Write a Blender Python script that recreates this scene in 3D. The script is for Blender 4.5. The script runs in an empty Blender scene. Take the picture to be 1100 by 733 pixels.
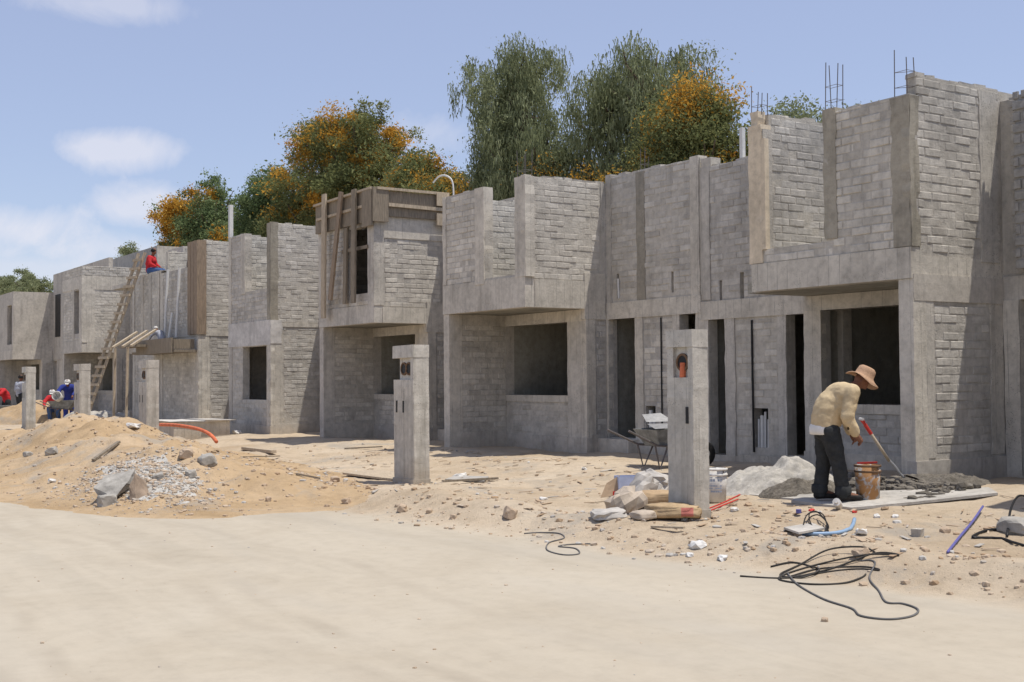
import bpy, bmesh, math, random
import numpy as np
from mathutils import Vector, Matrix, noise
random.seed(11)
SC = bpy.context.scene
COL = SC.collection
PI = math.pi
rnd = random.random
def U(a, b): return a + (b - a) * random.random()

# ------------------------------------------------------------------ camera model
FPX, YAW, PIT, ROL, EYE = 1306.11, .587427, .031083, -.0079419, 1.5
Fw = Vector((-math.cos(YAW)*math.cos(PIT), math.sin(YAW)*math.cos(PIT), math.sin(PIT)))
R0 = Vector((math.sin(YAW), math.cos(YAW), 0)); U0 = R0.cross(Fw)
RT = R0*math.cos(ROL) + U0*math.sin(ROL); UP = -R0*math.sin(ROL) + U0*math.cos(ROL)
CAMP = Vector((0, 0, EYE))
cam = bpy.data.cameras.new('camera'); camo = bpy.data.objects.new('camera', cam); COL.objects.link(camo)
cam.sensor_width = 36; cam.lens = FPX*36/1100; cam.clip_start = .1; cam.clip_end = 6000
m = Matrix((RT, UP, -Fw)).transposed().to_4x4(); m.translation = CAMP
camo.matrix_world = m; SC.camera = camo

# ------------------------------------------------------------------ materials
def newmat(name):
    M = bpy.data.materials.new(name); M.use_nodes = True
    nt = M.node_tree; b = nt.nodes['Principled BSDF']; b.inputs['Roughness'].default_value = .9
    b.inputs['Specular IOR Level'].default_value = .25
    return M, nt, b
def nd(nt, t, **k):
    n = nt.nodes.new(t)
    for a, v in k.items():
        if a in n.inputs: n.inputs[a].default_value = v
        else: setattr(n, a, v)
    return n
def ramp(nt, src, stops):
    r = nt.nodes.new('ShaderNodeValToRGB')
    e = r.color_ramp.elements
    while len(e) < len(stops): e.new(.5)
    for i, (p, c) in enumerate(stops):
        e[i].position = p; e[i].color = (c[0], c[1], c[2], 1) if hasattr(c, '__len__') else (c, c, c, 1)
    nt.links.new(src, r.inputs[0]); return r.outputs[0]
def mix(nt, fac, a, b, mode='MIX'):
    n = nt.nodes.new('ShaderNodeMix'); n.data_type = 'RGBA'; n.blend_type = mode
    for s, v in ((0, fac), (6, a), (7, b)):
        if hasattr(v, 'is_linked'): nt.links.new(v, n.inputs[s])
        else: n.inputs[s].default_value = v if s == 0 else (v[0], v[1], v[2], 1)
    return n.outputs[2]
def noi(nt, co, scale, det=6, rough=.6, dist=0.):
    n = nt.nodes.new('ShaderNodeTexNoise'); n.inputs['Scale'].default_value = scale
    n.inputs['Detail'].default_value = det; n.inputs['Roughness'].default_value = rough
    n.inputs['Distortion'].default_value = dist
    if co is not None: nt.links.new(co, n.inputs['Vector'])
    return n.outputs[0]
def coords(nt, scale=(1, 1, 1)):
    t = nt.nodes.new('ShaderNodeTexCoord'); mp = nt.nodes.new('ShaderNodeMapping')
    mp.inputs['Scale'].default_value = scale
    nt.links.new(t.outputs['Object'], mp.inputs[0]); return mp.outputs[0]
def bump(nt, b, h, strength, dist):
    n = nt.nodes.new('ShaderNodeBump'); n.inputs['Strength'].default_value = strength; n.inputs['Distance'].default_value = dist
    nt.links.new(h, n.inputs['Height']); nt.links.new(n.outputs[0], b.inputs['Normal']); return n
def masonry(name, lo, hi, stain, bs=1., boards=None, dirt=True):
    M, nt, b = newmat(name); co = coords(nt)
    at = nt.nodes.new('ShaderNodeAttribute'); at.attribute_name = 'tint'
    base = ramp(nt, at.outputs['Fac'], [(0, lo), (1, hi)])
    n1 = ramp(nt, noi(nt, co, 1.3, 8, .62, .4), [(.33, .78), (.5, .98), (.68, 1.1)])
    c = mix(nt, 1., base, n1, 'MULTIPLY')
    n2 = ramp(nt, noi(nt, co, 9, 8, .7), [(.3, .78), (.5, 1.), (.72, 1.17)])
    c = mix(nt, 1., c, n2, 'MULTIPLY')
    n3 = ramp(nt, noi(nt, coords(nt, (2.2, 2.2, .22)), 2.5, 6, .65), [(.52, 0.), (.72, 1.)])
    sc = nt.nodes.new('ShaderNodeMath'); sc.operation = 'MULTIPLY'; sc.inputs[1].default_value = stain[1]; nt.links.new(n3, sc.inputs[0])
    c = mix(nt, sc.outputs[0], c, stain[0])
    # splashes of lime mortar
    n4 = ramp(nt, noi(nt, co, 3.4, 9, .72, 1.), [(.6, 0.), (.7, .45)])
    c = mix(nt, n4, c, (.60, .565, .51))
    oi_ = nt.nodes.new('ShaderNodeObjectInfo')
    c = mix(nt, 1., c, ramp(nt, oi_.outputs['Random'], [(0, (.90, .90, .91)), (.5, (1., .99, .97)), (1, (1.07, 1.06, 1.04))]), 'MULTIPLY')
    h = noi(nt, co, 26, 8, .75)
    sx = nt.nodes.new('ShaderNodeSeparateXYZ'); nt.links.new(co, sx.inputs[0])
    def ma(op, x, y=0., z=0.):
        n = nt.nodes.new('ShaderNodeMath'); n.operation = op
        for i, q in enumerate((x, y, z)):
            if hasattr(q, 'is_linked'): nt.links.new(q, n.inputs[i])
            else: n.inputs[i].default_value = q
        return n.outputs[0]
    if dirt:      # soil splashed up from the ground
        k = ma('SUBTRACT', ma('MULTIPLY', noi(nt, co, 3.2, 7, .65), .75), sx.outputs[2])
        c = mix(nt, ramp(nt, k, [(.05, 0.), (.45, .6)]), c, (.37, .30, .215))
    if boards:    # seams left by the shuttering boards
        ax = ma('ADD', sx.outputs[0], sx.outputs[1]) if boards == 'v' else sx.outputs[2]
        fr = ma('FRACT', ma('MULTIPLY', ma('ADD', ax, ma('MULTIPLY', noi(nt, co, 1.1, 3), .03)), 1/.19))
        ln = ma('LESS_THAN', fr, .07); ln = ma('MULTIPLY', ln, ramp(nt, noi(nt, co, 2.7, 5, .6), [(.42, 0.), (.6, .55)]))
        c = mix(nt, ln, c, (.22, .205, .18))
        h = ma('SUBTRACT', h, ma('MULTIPLY', ln, .5))
        # honeycombed pits
        vo = nt.nodes.new('ShaderNodeTexVoronoi'); vo.inputs['Scale'].default_value = 34; nt.links.new(co, vo.inputs['Vector'])
        pit = ma('MULTIPLY', ma('LESS_THAN', vo.outputs['Distance'], .22), ramp(nt, noi(nt, co, 1.9, 6, .7), [(.5, 0.), (.62, .8)]))
        c = mix(nt, pit, c, (.17, .16, .14)); h = ma('SUBTRACT', h, pit)
    nt.links.new(c, b.inputs['Base Color'])
    bump(nt, b, h, .55*bs, .02)
    return M
SHADEIN = masonry('shade_darkened_block', (.25, .24, .205), (.34, .325, .28), ((.1, .095, .08), .3))  # block colour darkened to put room shade into interior walls and slabs
BLOCK = masonry('block', (.44, .41, .36), (.61, .575, .51), ((.16, .15, .135), .3), 1.2)
MORTAR = masonry('mortar', (.44, .41, .36), (.55, .515, .455), ((.27, .245, .21), .35), 1.6)
CONC = masonry('concrete', (.48, .445, .385), (.60, .56, .49), ((.28, .255, .22), .5), .8, 'v')
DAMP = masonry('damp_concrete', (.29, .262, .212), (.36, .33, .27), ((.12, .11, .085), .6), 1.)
PALE = masonry('pale_render', (.58, .55, .505), (.64, .61, .56), ((.34, .32, .29), .35), .6)
PLAST = masonry('plaster', (.44, .405, .352), (.555, .513, .45), ((.2, .185, .165), .6), .5)
WARM = masonry('new_concrete', (.56, .475, .36), (.65, .56, .43), ((.35, .3, .22), .4), .6)
PILM = masonry('pillar_concrete', (.47, .445, .395), (.57, .54, .485), ((.27, .255, .22), .7), .7, 'v')

def simple(name, col, rough=.8, var=.18, scale=14, metal=0., bs=.25, vs=None):
    M, nt, b = newmat(name); co = coords(nt, vs or (1, 1, 1))
    k = ramp(nt, noi(nt, co, scale, 6, .65), [(.3, 1-var), (.7, 1+var)])
    nt.links.new(mix(nt, 1., col, k, 'MULTIPLY'), b.inputs['Base Color'])
    b.inputs['Roughness'].default_value = rough; b.inputs['Metallic'].default_value = metal
    bump(nt, b, noi(nt, co, scale*3, 6, .65), bs, .01)
    return M
WOOD = simple('weathered_timber', (.27, .205, .145), .85, .35, 9, vs=(4, 4, .5))
WOODG = simple('grey_timber', (.235, .195, .145), .85, .35, 9, vs=(4, 4, .5))
WOODL = simple('pale_timber', (.42, .345, .25), .85, .3, 9, vs=(3, 3, .6))
STEEL = simple('rebar_steel', (.13, .115, .11), .7, .25, 30)
BLACK = simple('black_rubber', (.016, .016, .017), .5, .2, 20)
CABLE = simple('dusty_cable', (.045, .041, .036), .75, .45, 9)
GREYP = simple('grey_strap', (.13, .125, .12), .7, .25, 12)
PVC = simple('white_pvc', (.62, .61, .58), .5, .08, 12)
WHITE = simple('white_plastic', (.62, .60, .56), .6, .2, 12)
ORANGE = simple('orange_conduit', (.62, .165, .075), .65, .3, 6)
BLUEP = simple('blue_hose', (.25, .36, .5), .45, .12, 10)
PURP = simple('violet_conduit', (.12, .115, .32), .5, .12, 10)
REDP = simple('red_paint', (.5, .045, .035), .5, .2, 16)
STRAW = simple('hat_straw', (.45, .285, .18), .9, .18, 60, bs=.6)
SHIRT = simple('cream_shirt', (.55, .43, .262), .95, .2, 6, bs=.6)
UNDER = simple('white_undershirt', (.72, .70, .66), .95, .08, 9)
JEANS = simple('dark_jeans', (.035, .037, .038), .95, .3, 14, bs=.5)
SKIN = simple('skin', (.19, .085, .05), .65, .1, 20)
HAIR = simple('black_hair', (.012, .010, .009), .7, .2, 40)
SHOE = simple('dark_boot', (.025, .022, .02), .7, .3, 20)
BLUEC = simple('blue_overall', (.03, .045, .22), .95, .2, 12)
REDC = simple('red_shirt', (.48, .03, .035), .95, .15, 12)
GREYC = simple('grey_shirt', (.36, .37, .41), .95, .15, 12)
DENIM = simple('blue_denim', (.06, .11, .24), .95, .25, 12)
PAPER = simple('sack_paper', (.43, .36, .285), .9, .2, 7, bs=.5)
PAPERG = simple('dusty_sack_paper', (.44, .41, .37), .9, .2, 7, bs=.5)
PAPERB = simple('brown_sack_paper', (.40, .285, .17), .9, .2, 7, bs=.5)
CARD = simple('cardboard', (.40, .29, .19), .9, .12, 10)
LBLUE = simple('pale_blue_print', (.42, .47, .62), .7, .1, 10)
GALV = simple('galvanised_steel', (.42, .42, .42), .45, .2, 14, metal=.6)
TRAYC = simple('barrow_tray', (.2, .205, .2), .7, .4, 9)
CEMENT = masonry('cement_mix', (.36, .338, .30), (.46, .433, .385), ((.3, .28, .25), .4), 1.4, dirt=False)
WETMIX = masonry('wet_mortar', (.13, .115, .095), (.23, .205, .17), ((.09, .08, .065), .5), 2., dirt=False)
def rusty_mat():
    M, nt, b = newmat('rusty_paint'); co = coords(nt)
    f = ramp(nt, noi(nt, co, 7, 7, .65, .8), [(.42, 0), (.5, 1)])
    c = mix(nt, f, (.42, .43, .43), (.36, .19, .08))
    f2 = ramp(nt, noi(nt, co, 5, 6, .6, .4), [(.55, 0), (.62, 1)])
    c = mix(nt, f2, c, (.36, .41, .47)); nt.links.new(c, b.inputs['Base Color'])
    b.inputs['Roughness'].default_value = .7; return M
RUSTY = rusty_mat()
RUSTD = simple('dark_rust', (.14, .085, .05), .8, .45, 9)
def sack_red():
    M, nt, b = newmat('printed_sack_paper'); co = coords(nt)
    s = nt.nodes.new('ShaderNodeSeparateXYZ'); nt.links.new(co, s.inputs[0])
    def win(o, a, bb):
        n1 = nt.nodes.new('ShaderNodeMath'); n1.operation = 'GREATER_THAN'; n1.inputs[1].default_value = a; nt.links.new(o, n1.inputs[0])
        n2 = nt.nodes.new('ShaderNodeMath'); n2.operation = 'LESS_THAN'; n2.inputs[1].default_value = bb; nt.links.new(o, n2.inputs[0])
        n3 = nt.nodes.new('ShaderNodeMath'); n3.operation = 'MULTIPLY'; nt.links.new(n1.outputs[0], n3.inputs[0]); nt.links.new(n2.outputs[0], n3.inputs[1]); return n3.outputs[0]
    w = nt.nodes.new('ShaderNodeMath'); w.operation = 'MULTIPLY'
    nt.links.new(win(s.outputs[0], .1, .23), w.inputs[0]); nt.links.new(win(s.outputs[2], -.04, .055), w.inputs[1])
    k = ramp(nt, noi(nt, co, 6, 6, .6), [(.3, .8), (.7, 1.2)])
    nt.links.new(mix(nt, 1., mix(nt, w.outputs[0], (.40, .29, .17), (.44, .15, .12)), k, 'MULTIPLY'), b.inputs['Base Color'])
    bump(nt, b, noi(nt, co, 18, 6, .65), .4, .02); return M
SACKR = sack_red()

def earth(name, a, b_, c_, road=None):
    M, nt, b = newmat(name); co = coords(nt)
    def layer(a, b_, c_, lo=.82):
        c = ramp(nt, noi(nt, co, .55, 9, .6, .6), [(.3, a), (.5, b_), (.7, c_)])
        return mix(nt, 1., c, ramp(nt, noi(nt, co, 6, 10, .72), [(.3, lo), (.5, 1.), (.7, 1+(1-lo)*.55)]), 'MULTIPLY')
    c = layer(a, b_, c_)   # grey patches of spilt cement
    c = mix(nt, ramp(nt, noi(nt, co, .8, 8, .65, .6), [(.54, 0), (.66, .75)]), c, (.345, .31, .26))
    c = mix(nt, ramp(nt, noi(nt, co, 1.7, 8, .7, .8), [(.6, 0), (.72, .5)]), c, (.27, .205, .145))
    fine = noi(nt, co, 22, 10, .78)
    if road:   # packed street: wheel tracks and swept marks along it
        at = nt.nodes.new('ShaderNodeAttribute'); at.attribute_name = 'packed'
        r = layer(*road, lo=.92)
        sx = nt.nodes.new('ShaderNodeSeparateXYZ'); nt.links.new(co, sx.inputs[0])
        wob = noi(nt, coords(nt, (.16, .02, 1)), 1., 3, .5)
        for y0, wd in ((1.55, .16), (1.9, .12), (3.3, .17), (3.68, .12), (4.9, .14)):
            a1 = nt.nodes.new('ShaderNodeMath'); a1.operation = 'MULTIPLY_ADD'; a1.inputs[1].default_value = 2.2; a1.inputs[2].default_value = -1.1-y0; nt.links.new(wob, a1.inputs[0])
            a2 = nt.nodes.new('ShaderNodeMath'); a2.operation = 'ADD'; nt.links.new(sx.outputs[1], a2.inputs[0]); nt.links.new(a1.outputs[0], a2.inputs[1])
            a3 = nt.nodes.new('ShaderNodeMath'); a3.operation = 'ABSOLUTE'; nt.links.new(a2.outputs[0], a3.inputs[0])
            a4 = nt.nodes.new('ShaderNodeMath'); a4.operation = 'DIVIDE'; a4.inputs[1].default_value = wd; nt.links.new(a3.outputs[0], a4.inputs[0])
            k1 = ramp(nt, a4.outputs[0], [(.25, .5), (1., 0.)])
            k2 = nt.nodes.new('ShaderNodeMath'); k2.operation = 'MULTIPLY'; nt.links.new(k1, k2.inputs[0]); nt.links.new(ramp(nt, noi(nt, co, 1.1, 6, .65), [(.38, 0.), (.62, 1.)]), k2.inputs[1])
            r = mix(nt, k2.outputs[0], r, (.345, .298, .232))
        r = mix(nt, 1., r, ramp(nt, noi(nt, coords(nt, (.12, 1.3, 1)), 1.6, 6, .6, .5), [(.34, .94), (.5, 1.), (.66, 1.02)]), 'MULTIPLY')
        r = mix(nt, ramp(nt, noi(nt, coords(nt, (.1, .5, 1)), 1.1, 5, .55, .8), [(.5, 0), (.68, .4)]), r, (.395, .362, .305))
        r = mix(nt, ramp(nt, noi(nt, co, 2.3, 9, .75, 1.2), [(.62, 0), (.70, .28)]), r, (.35, .295, .22))
        c = mix(nt, at.outputs['Fac'], c, r)
        m_ = nt.nodes.new('ShaderNodeMath'); m_.operation = 'MULTIPLY_ADD'; m_.inputs[1].default_value = -.72; m_.inputs[2].default_value = .85
        nt.links.new(at.outputs['Fac'], m_.inputs[0])
    nt.links.new(c, b.inputs['Base Color']); b.inputs['Roughness'].default_value = 1.; b.inputs['Specular IOR Level'].default_value = .05
    bn = bump(nt, b, fine, .85, .03)
    if road: nt.links.new(m_.outputs[0], bn.inputs['Strength'])
    return M
SAND = earth('sandy_soil', (.40, .31, .21), (.49, .395, .283), (.54, .45, .337), ((.392, .34, .262), (.425, .373, .292), (.445, .394, .312)))
ROADM = SAND
HEAPM = earth('heap_soil', (.36, .25, .14), (.45, .325, .195), (.50, .38, .25))
ROCK = simple('grey_rock', (.34, .318, .28), .95, .4, 5, bs=.9)
ROCKB_ = simple('brown_rock', (.27, .205, .15), .95, .4, 5, bs=.9)
ROCKT = simple('tan_rock', (.43, .33, .235), .95, .25, 9, bs=.7)

def pebble():
    M, nt, b = newmat('pebbles')
    at = nt.nodes.new('ShaderNodeAttribute'); at.attribute_name = 'tint'
    nt.links.new(ramp(nt, at.outputs['Fac'], [(0, (.36, .25, .155)), (.6, (.47, .375, .275)), (.75, (.36, .335, .30)), (1, (.50, .475, .43))]), b.inputs['Base Color'])
    return M
PEB = pebble()
def leafmat(name, stops, tr=.35):
    M, nt, b = newmat(name)
    at = nt.nodes.new('ShaderNodeAttribute'); at.attribute_name = 'tint'
    c = ramp(nt, at.outputs['Fac'], stops)
    d = nt.nodes.new('ShaderNodeBsdfDiffuse'); t = nt.nodes.new('ShaderNodeBsdfTranslucent'); mx = nt.nodes.new('ShaderNodeMixShader')
    mx.inputs[0].default_value = tr; nt.links.new(c, d.inputs[0]); nt.links.new(c, t.inputs[0])
    nt.links.new(d.outputs[0], mx.inputs[1]); nt.links.new(t.outputs[0], mx.inputs[2])
    nt.links.new(mx.outputs[0], nt.nodes['Material Output'].inputs[0]); return M
LEAFW = leafmat('willowy_leaf', [(0, (.145, .165, .085)), (.6, (.25, .275, .15)), (1, (.37, .395, .235))])
LEAFD = leafmat('dark_leaf', [(0, (.09, .13, .06)), (.6, (.16, .21, .095)), (1, (.26, .305, .145))])
LEAFY = leafmat('olive_leaf', [(0, (.11, .13, .055)), (.6, (.2, .215, .09)), (1, (.31, .31, .14))])
FLOW = leafmat('orange_blossom', [(0, (.36, .18, .035)), (.6, (.56, .32, .055)), (1, (.68, .46, .11))])
BARK = simple('bark', (.11, .085, .06), .95, .35, 8, bs=.8)

# ------------------------------------------------------------------ mesh builder
class MB:
    def __init__(s): s.v = []; s.f = []; s.t = []
    def quad(s, *p, t=.5):
        n = len(s.v); s.v += [tuple(q) for q in p]; s.f.append(tuple(range(n, n+len(p)))); s.t.append(t)
    def box(s, x0, x1, y0, y1, z0, z1, t=None, j=0.):
        t = U(.3, .7) if t is None else t
        x0, x1 = min(x0, x1), max(x0, x1); y0, y1 = min(y0, y1), max(y0, y1)
        n = len(s.v)
        for x, y, z in ((x0,y0,z0),(x1,y0,z0),(x1,y1,z0),(x0,y1,z0),(x0,y0,z1),(x1,y0,z1),(x1,y1,z1),(x0,y1,z1)):
            s.v.append((x+U(-j, j), y+U(-j, j), z+U(-j, j)))
        for q in ((3,2,1,0),(4,5,6,7),(0,1,5,4),(1,2,6,5),(2,3,7,6),(3,0,4,7)):
            s.f.append(tuple(n+k for k in q)); s.t.append(t)
    def bar(s, a, b, w, h, up=(0, 0, 1), t=None):
        """square timber from a to b"""
        a, b = Vector(a), Vector(b); d = (b-a).normalized(); up = Vector(up)
        if abs(d.dot(up)) > .95: up = Vector((0, 1, 0))
        sx = d.cross(up).normalized(); sy = sx.cross(d)
        t = U(.3, .7) if t is None else t; n = len(s.v)
        for p in (a, b):
            for i, k in ((-1,-1),(1,-1),(1,1),(-1,1)): s.v.append(tuple(p+sx*w/2*i+sy*h/2*k))
        for q in ((3,2,1,0),(4,5,6,7),(0,1,5,4),(1,2,6,5),(2,3,7,6),(3,0,4,7)):
            s.f.append(tuple(n+k for k in q)); s.t.append(t)
    def tube(s, pts, r, n=6, smooth=0, t=.5, cap=True):
        pts = [Vector(p) for p in pts]
        if smooth: pts = spline(pts, smooth)
        rr = r if hasattr(r, '__len__') else None
        b0 = len(s.v); N = len(pts); prev = None
        for i, p in enumerate(pts):
            d = (pts[min(i+1, N-1)] - pts[max(i-1, 0)]).normalized()
            if prev is None: a = d.cross(Vector((0, 0, 1)) if abs(d.z) < .9 else Vector((1, 0, 0))).normalized()
            else: a = (prev - d*prev.dot(d)).normalized()
            prev = a; c = d.cross(a)
            q = rr[0] + (rr[1]-rr[0])*i/(N-1) if rr else r
            for k in range(n):
                an = 2*PI*k/n; s.v.append(tuple(p + a*math.cos(an)*q + c*math.sin(an)*q))
        for i in range(N-1):
            for k in range(n):
                s.f.append((b0+i*n+k, b0+i*n+(k+1) % n, b0+(i+1)*n+(k+1) % n, b0+(i+1)*n+k)); s.t.append(t)
        if cap:
            s.f.append(tuple(b0+k for k in range(n))[::-1]); s.t.append(t)
            s.f.append(tuple(b0+(N-1)*n+k for k in range(n))); s.t.append(t)
    def lathe(s, prof, c=(0, 0, 0), n=20, M=None, t=.5):
        """profile of (r, z)"""
        b0 = len(s.v); c = Vector(c)
        for r, z in prof:
            for k in range(n):
                a = 2*PI*k/n; p = Vector((r*math.cos(a), r*math.sin(a), z))
                s.v.append(tuple(c + (M @ p if M else p)))
        for i in range(len(prof)-1):
            for k in range(n):
                s.f.append((b0+i*n+k, b0+i*n+(k+1) % n, b0+(i+1)*n+(k+1) % n, b0+(i+1)*n+k)); s.t.append(t)
    def panel(s, ax, c0, c1, a0, a1, z0, z1, holes=(), t=None):
        """wall slab with rectangular holes; ax 'y': runs along X between Y c0..c1, ax 'x': runs along Y"""
        a0, a1 = min(a0, a1), max(a0, a1); c0, c1 = min(c0, c1), max(c0, c1)
        hs = [(min(h[0], h[1]), max(h[0], h[1]), h[2], h[3]) for h in holes]
        A = sorted({a0, a1} | {x for h in hs for x in h[:2] if a0 < x < a1})
        Z = sorted({z0, z1} | {x for h in hs for x in h[2:] if z0 < x < z1})
        def solid(i, k):
            if i < 0 or k < 0 or i >= len(A)-1 or k >= len(Z)-1: return False
            am, zm = (A[i]+A[i+1])/2, (Z[k]+Z[k+1])/2
            return not any(h[0] < am < h[1] and h[2] < zm < h[3] for h in hs)
        P = (lambda a, c, z: (a, c, z)) if ax == 'y' else (lambda a, c, z: (c, a, z))
        t = .45 if t is None else t
        for i in range(len(A)-1):
            for k in range(len(Z)-1):
                if not solid(i, k): continue
                p, q, lo, hi = A[i], A[i+1], Z[k], Z[k+1]
                s.quad(P(p,c0,lo), P(q,c0,lo), P(q,c0,hi), P(p,c0,hi), t=t)
                s.quad(P(q,c1,lo), P(p,c1,lo), P(p,c1,hi), P(q,c1,hi), t=t)
                if not solid(i-1, k): s.quad(P(p,c1,lo), P(p,c0,lo), P(p,c0,hi), P(p,c1,hi), t=t)
                if not solid(i+1, k): s.quad(P(q,c0,lo), P(q,c1,lo), P(q,c1,hi), P(q,c0,hi), t=t)
                if not solid(i, k+1): s.quad(P(p,c0,hi), P(q,c0,hi), P(q,c1,hi), P(p,c1,hi), t=t)
                if not solid(i, k-1): s.quad(P(p,c1,lo), P(q,c1,lo), P(q,c0,lo), P(p,c0,lo), t=t)
    def bricks(s, face, c, a0, a1, z0, z1, holes=(), L=.32, H=.112, gap=.011, pr=(.003, .013), miss=.04, ragtop=False):
        """individual blocks standing proud of the mortar plane c; face 'y-' or 'x+'"""
        a0, a1 = min(a0, a1), max(a0, a1); k = 0; z = z0
        sg = -1 if face == 'y-' else 1
        P = (lambda a, o, zz: (a, c+sg*o, zz)) if face == 'y-' else (lambda a, o, zz: (c+sg*o, a, zz))
        while z < z1-.03:
            zt = min(z+H-gap, z1)
            iv = [(a0, a1)]
            for h in holes:
                if h[2] < zt-.01 and h[3] > z+.01:
                    nv = []
                    for p, q in iv:
                        lo, hi = min(h[0], h[1]), max(h[0], h[1])
                        if lo > p: nv.append((p, min(q, lo)))
                        if hi < q: nv.append((max(p, hi), q))
                    iv = [x for x in nv if x[1]-x[0] > .04]
            off = (k % 2)*L/2 + U(-.03, .03)
            for p, q in iv:
                x = math.floor((p-off)/L)*L+off
                while x < q:
                    l, r = max(x, p)+gap/2, min(x+L-gap/2, q-gap/2); x += L*U(.96, 1.04)
                    if r-l < .05 or rnd() < miss: continue
                    o = U(*pr); j = .005; t = min(1, max(0, random.gauss(.52, .27)))
                    i0 = len(s.v); dz = U(-.004, .004)
                    cs = [(l+U(0, j), z+dz+U(0, j)), (r-U(0, j), z+dz+U(0, j)), (r-U(0, j), zt+dz-U(0, j)), (l+U(0, j), zt+dz-U(0, j))]
                    e = .008; tl = U(-.003, .003)
                    for a, b in ((l-.001, z+dz), (r, z+dz), (r, zt+dz), (l-.001, zt+dz)): s.v.append(P(a, -.02, b))
                    for a, b in cs: s.v.append(P(a, max(o*.4, o-.005), b))
                    for (a, b), (ea, eb) in zip(cs, ((e, e), (-e, e), (-e, -e), (e, -e))): s.v.append(P(a+ea, o+tl*(1 if ea > 0 else -1), b+eb))
                    fs = [(8,9,10,11)] + [(4+n, 4+(n+1)%4, 8+(n+1)%4, 8+n) for n in range(4)] + [(n, (n+1)%4, 4+(n+1)%4, 4+n) for n in range(4)]
                    for f in fs:
                        f = tuple(i0+n for n in f)
                        s.f.append(f); s.t.append(t)
            z += H; k += 1
    def strip(s, ax, c0, c1, a0, a1, z0, z1, j=.014, n=None, t=None):
        """cast upright with slightly uneven vertical edges; ax as in panel"""
        a0, a1 = min(a0, a1), max(a0, a1); n = n or max(2, int((z1-z0)/.16)); b0 = len(s.v)
        P = (lambda a, c, z: (a, c, z)) if ax == 'y' else (lambda a, c, z: (c, a, z)); t = U(.3, .7) if t is None else t
        for i in range(n+1):
            z = z0+(z1-z0)*i/n; l, r = a0+U(-j, j), a1+U(-j, j); w = U(-.003, .003)
            for a, c in ((l, c0+w), (r, c0+w), (r, c1+w), (l, c1+w)): s.v.append(P(a, c, z))
        for i in range(n):
            for k in range(4):
                s.f.append((b0+i*4+k, b0+i*4+(k+1) % 4, b0+(i+1)*4+(k+1) % 4, b0+(i+1)*4+k)); s.t.append(t)
        s.f.append((b0+3, b0+2, b0+1, b0)); s.t.append(t)
        e = b0+n*4; s.f.append((e, e+1, e+2, e+3)); s.t.append(t)
    def ragged(s, ax, c0, c1, a0, a1, z, h=(.01, .07), L=.3, miss=.25):
        """uneven last course and mortar lumps on a wall head"""
        a0, a1 = min(a0, a1), max(a0, a1); a = a0
        while a < a1-.05:
            b = min(a+U(.6, 1.2)*L, a1)
            if rnd() > miss:
                g = U(.004, .02)
                if ax == 'y': s.box(a+g, b-g, c0+U(.002, .03), c1-U(.002, .03), z-.02, z+U(*h), t=U(.2, .9), j=.008)
                else: s.box(c0+U(.002, .03), c1-U(.002, .03), a+g, b-g, z-.02, z+U(*h), t=U(.2, .9), j=.008)
            a = b
    def build(s, name, mats, parent=None, smooth=False, mi=None):
        me = bpy.data.meshes.new(name)
        off = Vector(parent.location) if parent else Vector((0, 0, 0))
        me.from_pydata([tuple(Vector(p)-off) for p in s.v] if parent else s.v, [], s.f)
        for M in (mats if isinstance(mats, (list, tuple)) else [mats]): me.materials.append(M)
        at = me.attributes.new('tint', 'FLOAT', 'FACE'); at.data.foreach_set('value', s.t)
        if mi: me.polygons.foreach_set('material_index', mi)
        if smooth: me.polygons.foreach_set('use_smooth', [True]*len(me.polygons))
        o = bpy.data.objects.new(name, me); COL.objects.link(o)
        if parent: o.parent = parent
        return o
class Parts:
    """like MB, but every piece drawn becomes a part of its own"""
    def __init__(s, name, M, parent): s.k = (name, M, parent); s.f = True
    def __getattr__(s, meth):
        def go(*a, **k):
            mb = MB(); getattr(mb, meth)(*a, **k)
            if mb.f: mb.build(s.k[0] if meth != 'ragged' else 'top_course', s.k[1], s.k[2])
        return go
    def build(s, *a): pass
def spline(p, k):
    out = []
    for i in range(len(p)-1):
        a, b, c, d = p[max(i-1, 0)], p[i], p[i+1], p[min(i+2, len(p)-1)]
        for j in range(k):
            t = j/k
            out.append(.5*((2*b)+(c-a)*t+(2*a-5*b+4*c-d)*t*t+(3*b-a-3*c+d)*t**3))
    out.append(p[-1]); return out
def tag(o, label=None, cat=None, group=None, kind=None):
    for k, v in (('label', label), ('category', cat), ('group', group), ('kind', kind)):
        if v: o[k] = v
    return o
def empty(name, loc, label, cat, group=None):
    o = bpy.data.objects.new(name, None); COL.objects.link(o); o.location = loc; o.empty_display_size = .2
    return tag(o, label, cat, group)
def recenter(o):
    """put the origin of a one-mesh thing at its base"""
    me = o.data; n = len(me.vertices); xs = [v.co.copy() for v in me.vertices]
    c = Vector((sum(v.x for v in xs)/n, sum(v.y for v in xs)/n, min(v.z for v in xs)))
    me.transform(Matrix.Translation(-c)); o.location = c; return o

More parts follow.
